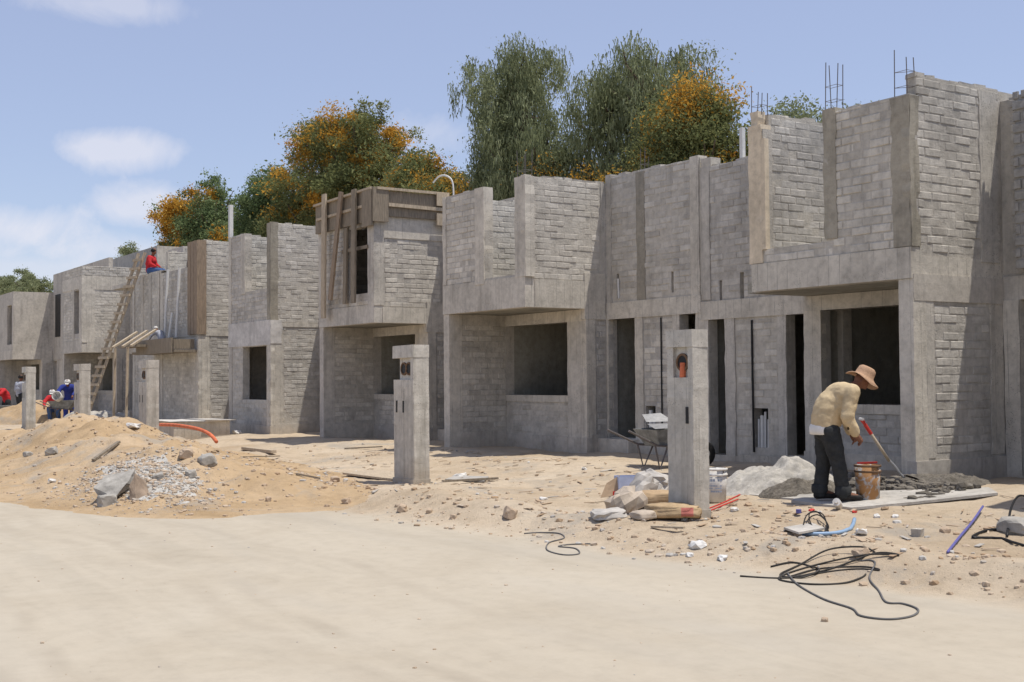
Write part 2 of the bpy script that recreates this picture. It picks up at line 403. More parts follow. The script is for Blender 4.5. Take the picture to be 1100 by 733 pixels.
# ------------------------------------------------------------------ ground
def sst(a, b, x):
    t = min(1, max(0, (x-a)/(b-a))); return t*t*(3-2*t)
def bank(x):
    if x < -14.3: y = 7.0
    elif x < -9.67: y = 7.0+(x+14.3)*.42/4.63
    else: y = 7.42+(x+9.67)*.73/4.23
    return y + .14*noise.noise((x*.9, 3.1, 0)) + .06*noise.noise((x*3, 1.1, 0))
MOUNDS = [(-27.5, 7.0, .98, 4.3, 1.5), (-22.5, 6.3, .74, 3.2, 1.55), (-18.9, 6.2, .60, 2.1, 1.35), (-16.9, 6.9, .27, 1.4, .8), (-32.5, 6.4, .40, 3.2, 1.6)]
GREYM = (-17.6, 5.3, .33, 1.7, .7)
def heap(x, y):
    h = 0
    for cx, cy, a, rx, ry in MOUNDS + [GREYM]:
        d = ((x-cx)/rx)**2 + ((y-cy)/ry)**2
        if d < 6: h = (h**2.2 + (a*math.exp(-d*.95))**2.2)**(1/2.2)
    return h
def gz(x, y):
    b = bank(x); p = Vector((x, y, 0))
    road = -.2 + .012*noise.noise(p*.35) + .004*noise.noise(p*2.1)
    # wheel ruts
    for ry in (2.1, 3.75): road -= .012*math.exp(-((y-ry-.25*noise.noise((x*.2, ry, 0)))/.22)**2)
    plot = -.06 + .07*noise.noise(p*.45) + .022*noise.noise(p*1.7) + .014*noise.noise(p*4.5) + .13*sst(9.5, 12.5, y) + .1*sst(-14, -10.5, x)*sst(10.5, 13, y)
    k = sst(b-.12, b+.95, y)
    lip = .10*math.exp(-((y-b-.75)/.4)**2)*(.55+.9*noise.noise((x*1.1, y*.8, 7))) if x > -15 else 0
    z = road*(1-k)+plot*k + max(0, lip)
    rough = k*.018*noise.noise(p*9)
    return z + rough
def surf(x, y):
    h = heap(x, y)
    if h > .002: 
        p = Vector((x, y, 0))
        h *= 1 + .28*noise.noise(p*.9) + .12*noise.noise(p*2.6)
        h += (.055*noise.noise(p*3.3)+.035*noise.noise(p*7)) * min(1, h*5)
        return gz(x, y) + max(0, h) - .02
    return gz(x, y)
def G(u, v, dz=0.):
    """point of the ground that shows at photo pixel (u, v)"""
    r = Fw + RT*((u-550)/FPX) + UP*((366.5-v)/FPX); s = 4.
    while s < 70:
        z = surf(r.x*s, r.y*s)
        if EYE+r.z*s <= z: break
        s += max(.02, (EYE+r.z*s-z)*.25)
    return Vector((r.x*s, r.y*s, z+dz))
def axis_vals(segs):
    out = [segs[0][0]]
    for a, b, st in segs:
        n = max(1, round((b-a)/st)); out += [a+(b-a)*i/n for i in range(1, n+1)]
    return out
GX = axis_vals([(-1600, -300, 260), (-300, -90, 21), (-90, -45, 1.5), (-45, -24, .3), (-24, -2, .09), (-2, 8, .5), (8, 60, 7), (60, 1200, 190)])
GY = axis_vals([(-900, -60, 140), (-60, -4, 7), (-4, 2, .5), (2, 5.6, .11), (5.6, 11, .07), (11, 14.6, .14), (14.6, 26, 1.1), (26, 80, 6), (80, 1600, 190)])
def build_ground():
    nx, ny = len(GX), len(GY)
    V = []
    for y in GY:
        for x in GX: V.append((x, y, gz(x, y) if -90 < x < 8 and -4 < y < 26 else (-.2 if y < 7 else .07)))
    road, plot = [], []
    for j in range(ny-1):
        for i in range(nx-1):
            q = (j*nx+i, j*nx+i+1, (j+1)*nx+i+1, (j+1)*nx+i)
            xm, ym = (GX[i]+GX[i+1])/2, (GY[j]+GY[j+1])/2
            (road if ym < bank(xm)+.1 else plot).append(q)
    for nm, fs, M, lab in (('dirt_road', road, ROADM, None), ('ground', plot, SAND, None)):
        used = sorted({k for q in fs for k in q}); mp = {k: n for n, k in enumerate(used)}
        me = bpy.data.meshes.new(nm); me.from_pydata([V[k] for k in used], [], [tuple(mp[k] for k in q) for q in fs])
        me.materials.append(M); me.polygons.foreach_set('use_smooth', [True]*len(me.polygons))
        at = me.attributes.new('packed', 'FLOAT', 'POINT'); at.data.foreach_set('value', [1-sst(-.35, .3, V[k][1]-bank(V[k][0])+.3*noise.noise((V[k][0]*1.8, V[k][1]*1.8, 4))) for k in used])
        o = bpy.data.objects.new(nm, me); COL.objects.link(o); o['kind'] = 'structure'
build_ground()
def build_heap():
    xs = axis_vals([(-40, -26, .2), (-26, -14, .075)]); ys = axis_vals([(2.6, 9.6, .075)])
    idx = {}; V = []; Fc = []; T = []
    def vid(i, j):
        if (i, j) not in idx:
            idx[i, j] = len(V); V.append((xs[i], ys[j], surf(xs[i], ys[j])))
        return idx[i, j]
    H = [[heap(x, y) for y in ys] for x in xs]
    for i in range(len(xs)-1):
        for j in range(len(ys)-1):
            if max(H[i][j], H[i+1][j+1], H[i+1][j], H[i][j+1]) > .006:
                Fc.append((vid(i, j), vid(i+1, j), vid(i+1, j+1), vid(i, j+1)))
                cx, cy, a, rx, ry = GREYM
                T.append(1 if (((xs[i]-cx)/rx)**2+((ys[j]-cy)/ry)**2 + .5*noise.noise((xs[i]*3, ys[j]*3, 0))) < .8 else 0)
    me = bpy.data.meshes.new('dirt_mound'); me.from_pydata(V, [], Fc); me.materials.append(HEAPM); me.materials.append(simple('grey_rubble_dust', (.42, .40, .36), .95, .3, 16, bs=.8))
    me.polygons.foreach_set('material_index', T); me.polygons.foreach_set('use_smooth', [True]*len(Fc))
    o = bpy.data.objects.new('dirt_mound', me); COL.objects.link(o)
    tag(o, 'long mound of orange excavated soil with grey rubble at its foot, beside the dirt road', 'dirt mound'); recenter(o)
build_heap()

def rock_into(mb, c, s, t=.5, flat=.7, n=0, rot=None):
    """irregular stone"""
    ph = rnd()*99; R = Matrix.Rotation(rnd()*6.28, 3, 'Z') @ Matrix.Rotation(U(-.4, .4), 3, 'X')
    import bmesh
    key = n
    if key not in ROCKB:
        bm = bmesh.new(); bmesh.ops.create_icosphere(bm, subdivisions=1+n, radius=1); ROCKB[key] = ([v.co.copy() for v in bm.verts], [tuple(v.index for v in f.verts) for f in bm.faces]); bm.free()
    vs, fs = ROCKB[key]; b0 = len(mb.v); sx, sy = U(.75, 1.3), U(.7, 1.1)
    for v in vs:
        k = 1 + .38*noise.noise(v*1.1+Vector((ph, 0, 0))) + (.16*noise.noise(v*2.7+Vector((0, ph, 0))) if n else 0)
        w = Vector((max(-.8, min(.8, v.x*k))*sx, max(-.75, min(.75, v.y*k))*sy, max(-.7, min(.75, v.z*k))*flat))*s
        mb.v.append(tuple(R @ w + Vector(c)))
    for f in fs: mb.f.append(tuple(b0+k for k in f)); mb.t.append(t)
ROCKB = {}
def scatter():
    mb = MB()
    def put(x, y, s, t):
        rock_into(mb, (x, y, surf(x, y)+s*.08), s, t)
    for _ in range(5200):    # bank and plot
        x = -3.5 - 22*rnd()**1.3; y = bank(x) + random.gauss(.55, .55) if rnd() < .55 else U(bank(x)+.2, 12.6)
        if y < bank(x)-.3 or y > 12.5: continue
        if noise.noise((x*.8, y*.8, 5)) < -.15 and rnd() < .7: continue
        put(x, y, .006+.046*rnd()**4, min(1, max(0, random.gauss(.42, .25))))
    for _ in range(520):     # road
        x = U(-22, -3); y = U(1.5, 7); put(x, y, .003+.014*rnd()**5, U(.2, .8))
    for _ in range(2400):    # heap
        x = U(-30, -14.5); y = U(3.3, 8.5)
        if heap(x, y) < .04: continue
        put(x, y, .006+.05*rnd()**5, min(1, max(0, random.gauss(.3, .22))))
    cx, cy, a, rx, ry = GREYM
    for _ in range(6500):
        x, y = cx+random.gauss(0, .62)*rx*.9, cy+random.gauss(0, .55)*ry*1.1
        put(x, y, .006+.04*rnd()**5, U(.3, .95))
    o = mb.build('loose_stones', PEB); tag(o, 'loose stones and pebbles strewn over mound, kerb bank and plots', 'gravel', kind='stuff')
    mb = MB()              # clods of broken mortar in front of the near house
    for _ in range(650):
        x, y = U(-11.3, -8.9), 12.15+random.gauss(0, .33)
        if y > 12.62: continue
        s = .02+.075*rnd()**2.2; rock_into(mb, (x, y, surf(x, y)+s*.2+.10*max(0, 1-abs(y-12.3)/.5)*rnd()), s, U(0, 1))
    o = mb.build('mortar_rubble', WETMIX); tag(o, 'dark crumbled mortar rubble heaped along the foot of nearest pier', 'rubble', kind='stuff')
scatter()

# ------------------------------------------------------------------ houses
YB, YW, YR, YE = 12.7, 14.1, 14.6, 21.
HG = 'unfinished block houses of the row'
def rebar(p, parent, x, y, z0, z1, w=.13, d=.1, n=4):
    mb = MB()
    pts = [(-w, -d), (w, -d), (w, d), (-w, d)][:n]
    for a, b in pts: mb.tube([(x+a, y+b, z0), (x+a+U(-.02, .02), y+b+U(-.02, .02), z1+U(-.08, .1))], .0065, 5)
    z = z0+.15
    while z < z1-.1:
        for k in range(n):
            a, b = pts[k], pts[(k+1) % n]; mb.tube([(x+a[0], y+a[1], z), (x+b[0], y+b[1], z)], .0035, 4)
        z += .2
    return mb.build('rebar_cage', STEEL, parent)
def house(label, xo, xi, xj, z0, zb, zbt, ztf, zts, ztr, under=True, gap=None, win=None, lowwin=None, front='block', door=True, near=True, plaster=False):
    """bay from xo (outer edge) to xi, recessed entry part from xi to xj"""
    sg = 1 if xi > xo else -1; xl, xr = min(xo, xi), max(xo, xi)
    jr = sg > 0                                   # recess to the right of the bay
    h = empty('unfinished_house', ((xo+xj)/2, YB+2, 0), label, 'house', HG)
    lo = -.35; E = .018
    wallmat = PLAST if plaster else BLOCK
    B = (lambda *a, **k: None) if plaster else None
    def bricks(mb, *a, **k):
        if not plaster: mb.bricks(*a, **k)
    FR, SD = dict(pr=(-.002, .012), miss=.05), dict(pr=(-.001, .010), miss=.05, gap=.012)
    # ---- ground floor
    ri = Parts('interior_wall', SHADEIN, h); mb = Parts('lower_wall', MORTAR if not plaster else PLAST, h); br = Parts('block_facing', wallmat, h); co = Parts('column' if not plaster else 'plastered_beam', PLAST if plaster else CONC, h); pl = Parts('plinth', PLAST, h)
    wl = xl+.2 if jr else xl-.31
    if under:
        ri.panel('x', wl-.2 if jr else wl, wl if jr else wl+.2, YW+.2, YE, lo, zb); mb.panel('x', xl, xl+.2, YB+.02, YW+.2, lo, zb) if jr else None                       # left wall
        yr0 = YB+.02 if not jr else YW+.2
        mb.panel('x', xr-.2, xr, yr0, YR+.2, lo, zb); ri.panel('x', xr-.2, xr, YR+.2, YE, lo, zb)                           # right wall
        wa, wb = (lowwin[:2] if lowwin else ((xl+.15, xr-.6) if jr else (xl+.35, xr-.95)))
        wz = lowwin[2:] if lowwin else (1.14, zb-.22)
        mb.panel('y', YW, YW+.2, wl, xr-(.2 if not jr else 0), lo, zb, [(wa, wb, wz[0], wz[1])])
        bricks(br, 'y-', YW, xl+.42, xr-.3, .42, wz[0]-.14, **FR)
        co.strip('y', YW-E, YW+.1, wl-(0 if jr else .01), wa, .3, wz[1]+.0, .006); co.strip('y', YW-E, YW+.1, wb, (xr if jr else xr-.2)-.002, .3, wz[1], .006)
        co.box(wl-(0 if jr else .012), xr-(.2 if not jr else -.016), YW-E-.004, YW+.12, wz[1], zb-.004)
        co.box(wa-.02, wb+.02, YW-E-.006, YW+.205, wz[0]-.13, wz[0]+.004)
        pl.panel('y', YW-.03, YW+.08, wl-(0 if jr else .03), xr-(.2 if not jr else -.03), lo, .36)
        # outer wing / inner faces that look along the street
        bricks(br, 'x+', xl+.2, YB+.3, YW-.02, .5, zb-.22, **FR) if jr else None
        co.strip('y', YB-.004, YB+.3, xl-.004, xl+.2+E, lo, zb-.002, .004) if jr else co.strip('y', YB-.004, YB+.25, xr-.2-.01, xr+.012, lo, zb-.002, .004)
        pl.panel('x', xl+.1, xl+.225, YB+.26, YW-.03, lo, .42) if jr else None
        if jr:
            bricks(br, 'x+', xr, YW+.24, YR-.03, .5, zb-.25, **FR)
            co.box(xr-.15, xr+E, YW-E, YW+.2, .36, zb-.004)
            pl.panel('x', xr-.1, xr+.034, YW+.085, YR-.035, lo, .42)
        else:
            bricks(br, 'x+', xr, YB+.42, YR-.35, .5, zb-.25, **SD)
            co.box(xr-.1, xr+.012, YB+.25, YB+.4, .45, zb-.15); co.strip('x', xr-.1, xr+.014, YR-.33, YR-.05, .45, zb-.25, .02)
            pl.panel('x', xr-.12, xr+.03, YB-.01, YR, lo, .42); 
            pl.strip('x', xr-.1, xr+.02, YB+.0, YR-.02, zb-.28, zb+.06, .02, 3)
    else:
        wa, wb, w0, w1 = lowwin if lowwin else (xl+1., xr-.12, .98, 2.45)
        holes = [(wa, wb, w0, w1)] if wa is not None else []
        mb.panel('y', YB, YB+.2, xl, xr, lo, zb, holes)
        mb.panel('x', xl, xl+.2, YB+.2, YE, lo, zb); mb.panel('x', xr-.2, xr, YB+.2, YE, lo, zb)
        bricks(br, 'y-', YB, xl+.28, xr-.3, .3, zb-.28, holes, **FR)
        if jr: bricks(br, 'x+', xr, YB+.36, YR, .4, zb-.05, **SD)
        co.strip('y', YB-E, YB+.1, xl-.004, xl+.25, lo, zb-.3, .012); co.strip('y', YB-E, YB+.1, xr-.27, xr+E, lo, zb-.002, .012)
        co.strip('x', xr-.1, xr+E-.004, YB-E+.004, YB+.34, lo, zb-.004, .03)
        pl.panel('y', YB-.035, YB+.1, xl+.26, xr+.03, lo, .28); pl.panel('x', xr-.1, xr+.034, YB+.1, YR, lo, .33)
    # entry part
    ea, eb = (xr, xj) if jr else (xj, xl)
    eh = []
    if door:
        if jr: d = (xr+.06, xr+.86); s_ = (xj-.58, xj-.16)
        else: d = (wl-.86, wl-.05); s_ = (xj+.17, xj+.58)
        eh = [(d[0], d[1], .36+z0, 2.63+z0), (s_[0], s_[1], .30+z0, 2.63+z0)]
        if near: eh.append((xr+1.14, xr+1.42, .42, .98) if jr else (xj+1.22, xj+1.56, .33, .98))
    mb.panel('y', YR, YR+.2, ea, eb, lo, zb-.08, eh)
    if door:
        bricks(br, 'y-', YR, ea+.05, eb-.05, .5, 2.58+z0, [(a-.2, b+.26, lo, 3) for a, b, _, _ in eh[:2]] + [(a-.03, b+.05, c, d2) for a, b, c, d2 in eh[2:]], pr=(-.002, .010), miss=.06)
        for a, b, c, d2 in eh[:2]:
            co.strip('y', YR-E, YR+.1, a-.19, a, c-.06, d2, .008); co.strip('y', YR-E, YR+.1, b, b+.24, c-.06, d2, .012)
        pl.box(d[0]-.12, d[1]+.1, YR-.28, YR+.1, lo, .36+z0-.02, j=.01)
        pl.panel('y', YR-.04, YR+.1, ea+.035, eb-.035, lo, .3+z0)
    else: bricks(br, 'y-', YR, ea, eb, .4, zb-.1, **FR)
    co.box(ea+(.02 if jr else .005), eb-.005, YR-.03, YR+.15, 2.63+z0, 2.95+z0)        # lintel beam
    mb.build('lower_wall', MORTAR if not plaster else PLAST, h); 
    if br.f: br.build('block_facing', wallmat, h)
    pl.build('plinth', PLAST, h)
    # floor slabs, rear and party walls
    sl = Parts('floor_slab', SHADEIN, h)
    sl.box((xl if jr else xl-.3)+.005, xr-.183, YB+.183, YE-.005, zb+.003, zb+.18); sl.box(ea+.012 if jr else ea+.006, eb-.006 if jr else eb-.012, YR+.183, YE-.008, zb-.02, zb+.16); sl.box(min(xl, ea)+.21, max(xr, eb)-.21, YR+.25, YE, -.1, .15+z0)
    sl.build('floor_slab', CONC, h)
    bk = Parts('rear_wall', BLOCK, h); x0, x1 = min(xl, ea), max(xr, eb)
    bk.panel('y', YE, YE+.2, x0, x1, lo, 5.0, [(x0+1., x0+2.2, 3.9, 5.0)])
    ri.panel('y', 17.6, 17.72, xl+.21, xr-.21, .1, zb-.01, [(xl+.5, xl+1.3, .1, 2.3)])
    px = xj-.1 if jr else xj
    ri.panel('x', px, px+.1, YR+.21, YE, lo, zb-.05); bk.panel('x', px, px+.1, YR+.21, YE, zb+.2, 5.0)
    bk.build('rear_wall', BLOCK, h)
    # ---- bay beam
    if under or not plaster:
        co.box(xl-.006, xr+.006, YB-.02, YB+.2, zb+.002, zbt)
        co.box(xr-.2, xr+.02, YB+.2, (YW+.15 if under else YR-.02), zb+.002, zbt-.06) if jr else co.box(xr-.2, xr+.004, YB+.2, YR, zb+.06, zbt-.1)
        if under and jr: co.strip('x', xr-.15, xr+.026, YW-.05, YR-.05, zb-.2, zbt+.1, .012)
    cb = co.build('column_and_beam', PLAST if plaster else CONC, h)
    # ---- upper floor
    up = Parts('upper_wall', MORTAR if not plaster else PLAST, h); ub = Parts('upper_block_facing', wallmat, h); uc = Parts('upper_column', CONC, h)
    hs = []
    if gap: hs.append((gap[0], gap[1], gap[2], 99))
    if win: hs.append(win)
    hs2 = [(a, b, c, min(d2, ztf)) for a, b, c, d2 in hs]
    up.panel('y', YB, YB+.18, xl, xr, zb+.01, ztf, hs2)
    up.panel('x', xl, xl+.18, YB+.18, YE, zb+.19, zts-.02); up.panel('x', xr-.18, xr, YB+.18, (YE if not jr else YR+.2), zb+.01, zts)
    if jr: up.panel('x', xr-.18, xr, YR+.2, YE, zb+.19, zts-.1)
    slots = []
    if near and door:
        for q in ((.32, 3.02, 3.5, .07), (1.9, 3.04, 3.42, .06), (2.45, 3.04, 3.5, .06)) if jr else ((.45, 2.9, 3.3, .06), (.95, 2.86, 3.4, .09)):
            a = (xr if jr else xj)+q[0]; slots.append((a, a+q[3], q[1]+z0, q[2]+z0))
    up.panel('y', YR, YR+.18, ea+.0, eb, zb-.08, ztr, slots)
    bricks(ub, 'y-', YB, xl+(.12 if jr else .35), xr-.16, zbt+.01, ztf-.005, [(a-.3, b+.12, c-.02, 99) if gap else (a-.12, b+.15, c-.1, d2+.2) for a, b, c, d2 in hs], pr=(-.001, .014), miss=.03)
    if gap: bricks(ub, 'y-', YB, gap[0], gap[1], zbt+.01, gap[2]-.01, pr=(-.004, .006), miss=.1)
    bricks(ub, 'x+', xr, YB+.14, (YR-.16 if jr else 14.55), zbt-.05, zts-.005, **SD)
    bricks(ub, 'x+', xl+.18, YB+.22, YE-3, zb+.2, zts-.03, pr=(.000, .010), miss=.05)
    bricks(ub, 'y-', YR, ea+.14, eb-.12, 2.98+z0, ztr-.005, slots, pr=(-.001, .013), miss=.04)
    if not plaster:
        ub.ragged('x', xr-.18, xr, YB+.15, YR, zts, (.005, .05)); ub.ragged('y', YR, YR+.18, ea+.1, eb-.1, ztr, (.005, .05), miss=.4)
        ub.ragged('x', xl, xl+.18, YB+.3, YR+2, zts-.02, (.005, .06))
        for a, b in ([(xl+.2, gap[0]-.05), (gap[1]+.02, xr)] if gap else []): ub.ragged('y', YB, YB+.18, a, b, ztf, (.003, .02), miss=.5)
    up.build('upper_wall', MORTAR if not plaster else PLAST, h)
    if ub.f: ub.build('upper_block_facing', wallmat, h)
    return h, uc, dict(xl=xl, xr=xr, ea=ea, eb=eb, jr=jr)

# nearest complete house
h, uc, d = house('nearest grey block house, worker with shovel in front of its shaded window', -9.95, -12.74, -15.9, -.13, 2.73, 3.13, 5.08, 5.34, 5.18, True, (-12.5, -11.34, 3.33), None, (-12.72, -10.75, 1.08, 2.5))
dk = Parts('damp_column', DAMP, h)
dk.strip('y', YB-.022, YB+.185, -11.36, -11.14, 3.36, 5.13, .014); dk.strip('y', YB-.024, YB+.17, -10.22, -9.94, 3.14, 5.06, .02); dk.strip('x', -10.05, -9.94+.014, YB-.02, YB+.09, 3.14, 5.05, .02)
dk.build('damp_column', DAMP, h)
wm = Parts('pale_column', WARM, h); wm.strip('y', YB-.02, YB+.186, -12.78, -12.52, 3.14, 5.15, .008); wm.strip('y', YB+.02, YB+.17, -12.76, -12.6, 5.15, 5.36, .03); wm.box(-12.518, -12.44, YB-.035, YB+.05, 3.33, 4.93)
wm.build('pale_column', WARM, h)
uc.strip('y', YR-.02, YR+.19, -15.87, -15.66, 2.85, 5.17, .01); uc.box(-15.86, -15.62, YR-.01, YR+.22, 5.17, 5.34)
uc.strip('x', -9.99, -9.935, 14.12, 14.5, 3.0, 5.3, .02)
uc.build('upper_column', CONC, h)
rebar(None, h, -11.25, YB+.09, 5.1, 5.72, .1, .06); rebar(None, h, -10.1, YB+.12, 5.05, 5.62, .1, .08, 3); rebar(None, h, -12.66, YB+.1, 5.3, 5.66, .1, .06)
mb = Parts('conduit', BLACK, h); mb.tube([(-14.66, YR-.02, .25), (-14.66, YR-.03, 1.5), (-14.67, YR-.02, 2.45)], .018, 6)
mb.tube([(-11.42, YB+.1, 4.2), (-11.42, YB+.1, 5.1)], .02, 6); mb.build('conduit', BLACK, h)
mb = Parts('drain_pipe', PVC, h)
for k, x in enumerate((-14.62, -14.54, -14.47, -14.4)): mb.tube([(x, YR+.06, .3), (x+.01, YR+.06, .8+.06*(k % 3))], .02 if k != 1 else .035, 8)
mb.build('drain_pipe', PVC, h)
mb = MB(); mb.box(-14.97, -14.9, YR+.05, YR+.12, 5.15, 5.74); mb.build('standing_pipe', PVC, h)
iw = Parts('room_partition', MORTAR, h); iw.panel('y', 16.2, 16.3, -13.66, -12.6, .1, 2.62); iw.strip('y', 16.15, 16.19, -13.82, -13.62, .1, 2.6, .004)
bs = MB(); bs.box(-15.0, -13.3, YR-.05, YR-.02, -.35, .2); bs.build('step', CONC, h)

# its twin
h, uc, d = house('centre house with open doorway and pipes, directly left of the nearest house', -21.6, -18.6, -15.9, 0, 2.83, 3.42, 5.25, 5.28, 5.38, True, (-20.0, -18.92, 3.46), None, (-21.42, -19.2, 1.16, 2.6))
uc.strip('y', YB-.03, YB+.19, -20.33, -20.0, 3.35, 5.26, .008); uc.strip('y', YB-.026, YB+.19, -18.92, -18.56, 3.4, 5.28, .01); uc.strip('x', -18.7, -18.575, YB-.02, YB+.13, 3.4, 5.3, .016)
uc.strip('x', -18.65, -18.58, YR-.13, YR-.01, 3.1, 5.28, .012); uc.strip('y', YR-.02, YR+.19, -18.58, -18.42, 2.95, 5.44, .01); uc.strip('y', YR-.022, YR+.19, -16.16, -15.93, 2.95, 5.42, .008)
uc.strip('y', YB-.018, YB+.1, -21.6, -21.47, 3.43, 5.25, .014)
uc.build('upper_column', CONC, h)
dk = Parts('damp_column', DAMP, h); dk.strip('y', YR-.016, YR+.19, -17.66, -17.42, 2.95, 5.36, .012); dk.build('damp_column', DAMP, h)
rebar(None, h, -18.75, YB+.1, 5.25, 5.7, .13, .07); rebar(None, h, -17.53, YR+.1, 5.36, 5.72, .06, .05); rebar(None, h, -22.0+.55, YB+2.6, 5.2, 5.75, .1, .07)
mb = Parts('conduit', BLACK, h); mb.tube([(-21.37, 13.6, 5.25), (-21.37, 13.62, 4.5), (-21.37, 13.7, 4.4), (-21.37, 13.72, 3.3)], .018, 6); mb.tube([(-16.98, YR-.02, .4), (-16.98, YR-.02, 2.6)], .014, 5); mb.build('conduit', BLACK, h)  # first tube draws a dark crack in the wall, not a real pipe
mb = Parts('drain_pipe', PVC, h)
for x, r, z in ((-17.37, .04, .9), (-17.27, .03, .75)): mb.tube([(x, YR+.05, .4), (x, YR+.05, z)], r, 8)
mb.tube([(-18.2, YR-.02, 3.02), (-18.2, YR-.03, 3.4)], .02, 6); mb.build('drain_pipe', PVC, h)

h, uc, d = house('house with timber formwork around its roof edge and planks propped at upper window', -27.65, -24.7, -21.6, 0, 2.80, 3.22, 5.3, 5.3, 5.3, True, None, (-26.02, -25.0, 3.5, 5.05), None, near=False)
uc.strip('y', YB-.022, YB+.1, -25.0, -24.68, 3.22, 5.28, .006); uc.strip('x', -24.8, -24.68, YB-.02, YB+.24, 3.2, 5.28, .02); uc.strip('x', -24.85, -24.677, YB+.24, YR-.1, 4.75, 5.29, .01, 3)
uc.strip('y', YB-.02, YB+.1, -27.66, -27.5, 3.22, 5.28, .01); uc.build('upper_column', CONC, h)
rs = Parts('roof_slab', CONC, h); rs.box(-27.6, -24.75, YB+.1, YE, 5.31, 5.5); rs.box(-24.75, -21.65, YR+.1, YE, 5.31, 5.46); rs.build('roof_slab', CONC, h)

h, uc, d = house('house with single ground floor window under a pale lintel, left of the formwork house', -33.85, -30.75, -27.65, 0, 2.95, 3.12, 5.66, 5.74, 5.5, False, (-32.6, -30.95, 4.0), None, (-32.8, -30.86, .98, 2.45), near=False)
uc.strip('y', YB-.02, YB+.19, -32.9, -32.6, 3.95, 5.66, .01); uc.strip('y', YB-.02, YB+.19, -33.86, -33.65, 3.1, 5.66, .01); uc.build('upper_column', CONC, h)
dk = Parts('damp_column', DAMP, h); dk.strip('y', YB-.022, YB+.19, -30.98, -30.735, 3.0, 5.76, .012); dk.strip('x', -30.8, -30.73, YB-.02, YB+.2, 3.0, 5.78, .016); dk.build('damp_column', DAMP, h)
pr = Parts('pale_lintel', PALE, h); pr.strip('y', YB-.028, YB+.1, -33.86, -30.73, 2.47, 3.14, .01); pr.strip('x', -30.8, -30.722, YB-.026, YB+.3, 2.5, 3.13, .03); pr.build('pale_lintel', PALE, h)
mb = MB(); mb.box(-33.93, -33.8, YB+.0, YB+.1, 5.6, 6.62); mb.build('white_post', PVC, h)

h, uc, d = house('house with brown boarded corner column and white pipes standing on its ledge', -40.2, -36.45, -33.85, 0, 2.9, 3.1, 5.2, 5.85, 5.5, False, (-40.19, -37.4, 5.1), None, (None, None, 0, 0), near=False)
uc.strip('y', YB-.02, YB+.12, -40.2, -39.9, 3.1, 5.1, .01); uc.strip('y', YB-.02, YB+.1, -37.4, -36.45, 3.1, 5.8, .01); uc.build('upper_column', CONC, h)
fw = Parts('board_shutter', WOOD, h)
for x in (-37.3, -36.98, -36.68): fw.box(x, x+.28, YB-.08, YB-.03, 2.95, 5.85, j=.01)
fw.box(-36.44, -36.4, YB-.05, YB+.22, 2.95, 5.86); fw.build('board_shutter', WOOD, h)
mb = Parts('standing_pipe', PVC, h)
for x, a, b, y in ((-39.0, 2.9, 5.14, 12.45), (-37.85, 2.9, 5.1, 12.45), (-38.4, 2.9, 3.7, 12.4)): mb.tube([(x, y, a), (x+.03, y+.1, b)], .045, 8)
mb.build('standing_pipe', PVC, h)
fl = Parts('boarded_canopy', WOODG, h); fl.box(-40.9, -36.5, 11.95, YB-.03, 2.4, 2.48); fl.box(-40.2, -36.6, 11.88, 11.94, 2.38, 2.84); fl.box(-36.62, -36.56, 11.95, YB-.1, 2.5, 2.8); fl.build('boarded_canopy', WOODG, h)

h, uc, d = house('house with a timber ladder leaning on it and man in red seated on top', -40.25, -43.3, -47.0, 0, 2.75, 3.1, 5.22, 5.22, 5.9, False, None, None, (None, None, 0, 0), near=False)
for x in (-43.3, -42.3, -41.4, -40.5): uc.strip('y', YB-.03, YB+.1, x, x+.22, 3.1, 5.2, .01)
uc.build('upper_column', CONC, h)
tw = Parts('stair_parapet', BLOCK, h); tw.panel('y', YB+1.0, YB+1.2, -42.6, -40.9, 5.2, 6.15); tw.panel('x', -41.1, -40.9, YB+1.2, YB+4.4, 5.2, 6.15); tw.bricks('x+', -40.9, YB+1.05, YB+4.3, 5.25, 6.1, pr=(.004, .018)); tw.build('stair_parapet', BLOCK, h)
rf = Parts('roof_slab', CONC, h); rf.box(-46.9, -40.4, YB+.25, YE, 5.0, 5.15); rf.box(-64, -55.0, 17.2, 20.5, 5.6, 7.7); rf.build('roof_slab', CONC, h)

h, uc, d = house('house with rounded brick parapet over plaster band, ladder crossing in front', -53.4, -50.3, -47.0, 0, 2.70, 3.2, 5.8, 5.8, 5.7, True, None, (-51.5, -50.65, 3.48, 5.25), None, near=False)
uc.strip('y', YB-.02, YB+.1, -53.42, -50.28, 5.3, 5.8, .01, 3); uc.strip('x', -50.4, -50.28, YB-.02, YR-.02, 5.25, 5.79, .01, 3); uc.strip('x', -50.4, -50.278, YB-.02, YB+.5, 3.1, 5.25, .02); uc.strip('x', -50.4, -50.276, YB+.5, YR-.02, 2.75, 3.35, .02, 3)
uc.strip('y', YB-.022, YB+.1, -50.7, -50.28, 3.1, 5.3, .01); uc.strip('y', YB-.021, YB+.1, -51.75, -51.5, 3.2, 5.3, .01)
uc.build('upper_column', CONC, h)
pp = Parts('brick_parapet', BLOCK, h); pp.panel('y', YB, YB+.16, -53.4, -50.3, 5.8, 6.2); pp.panel('x', -50.46, -50.3, YB+.16, YE-3, 5.8, 6.2); pp.bricks('y-', YB, -53.4, -50.3, 5.82, 6.2); pp.bricks('x+', -50.3, YB, YE-3, 5.82, 6.2, pr=(.006, .02)); pp.build('brick_parapet', BLOCK, h)
h, uc, d = house('smooth plastered house with narrow upper windows at far left end of the row', -67., -63.4, -53.4, 0, 2.65, 3.1, 6.0, 6.0, 6.9, True, None, (-64.75, -63.7, 3.4, 5.35), None, near=False, plaster=True)
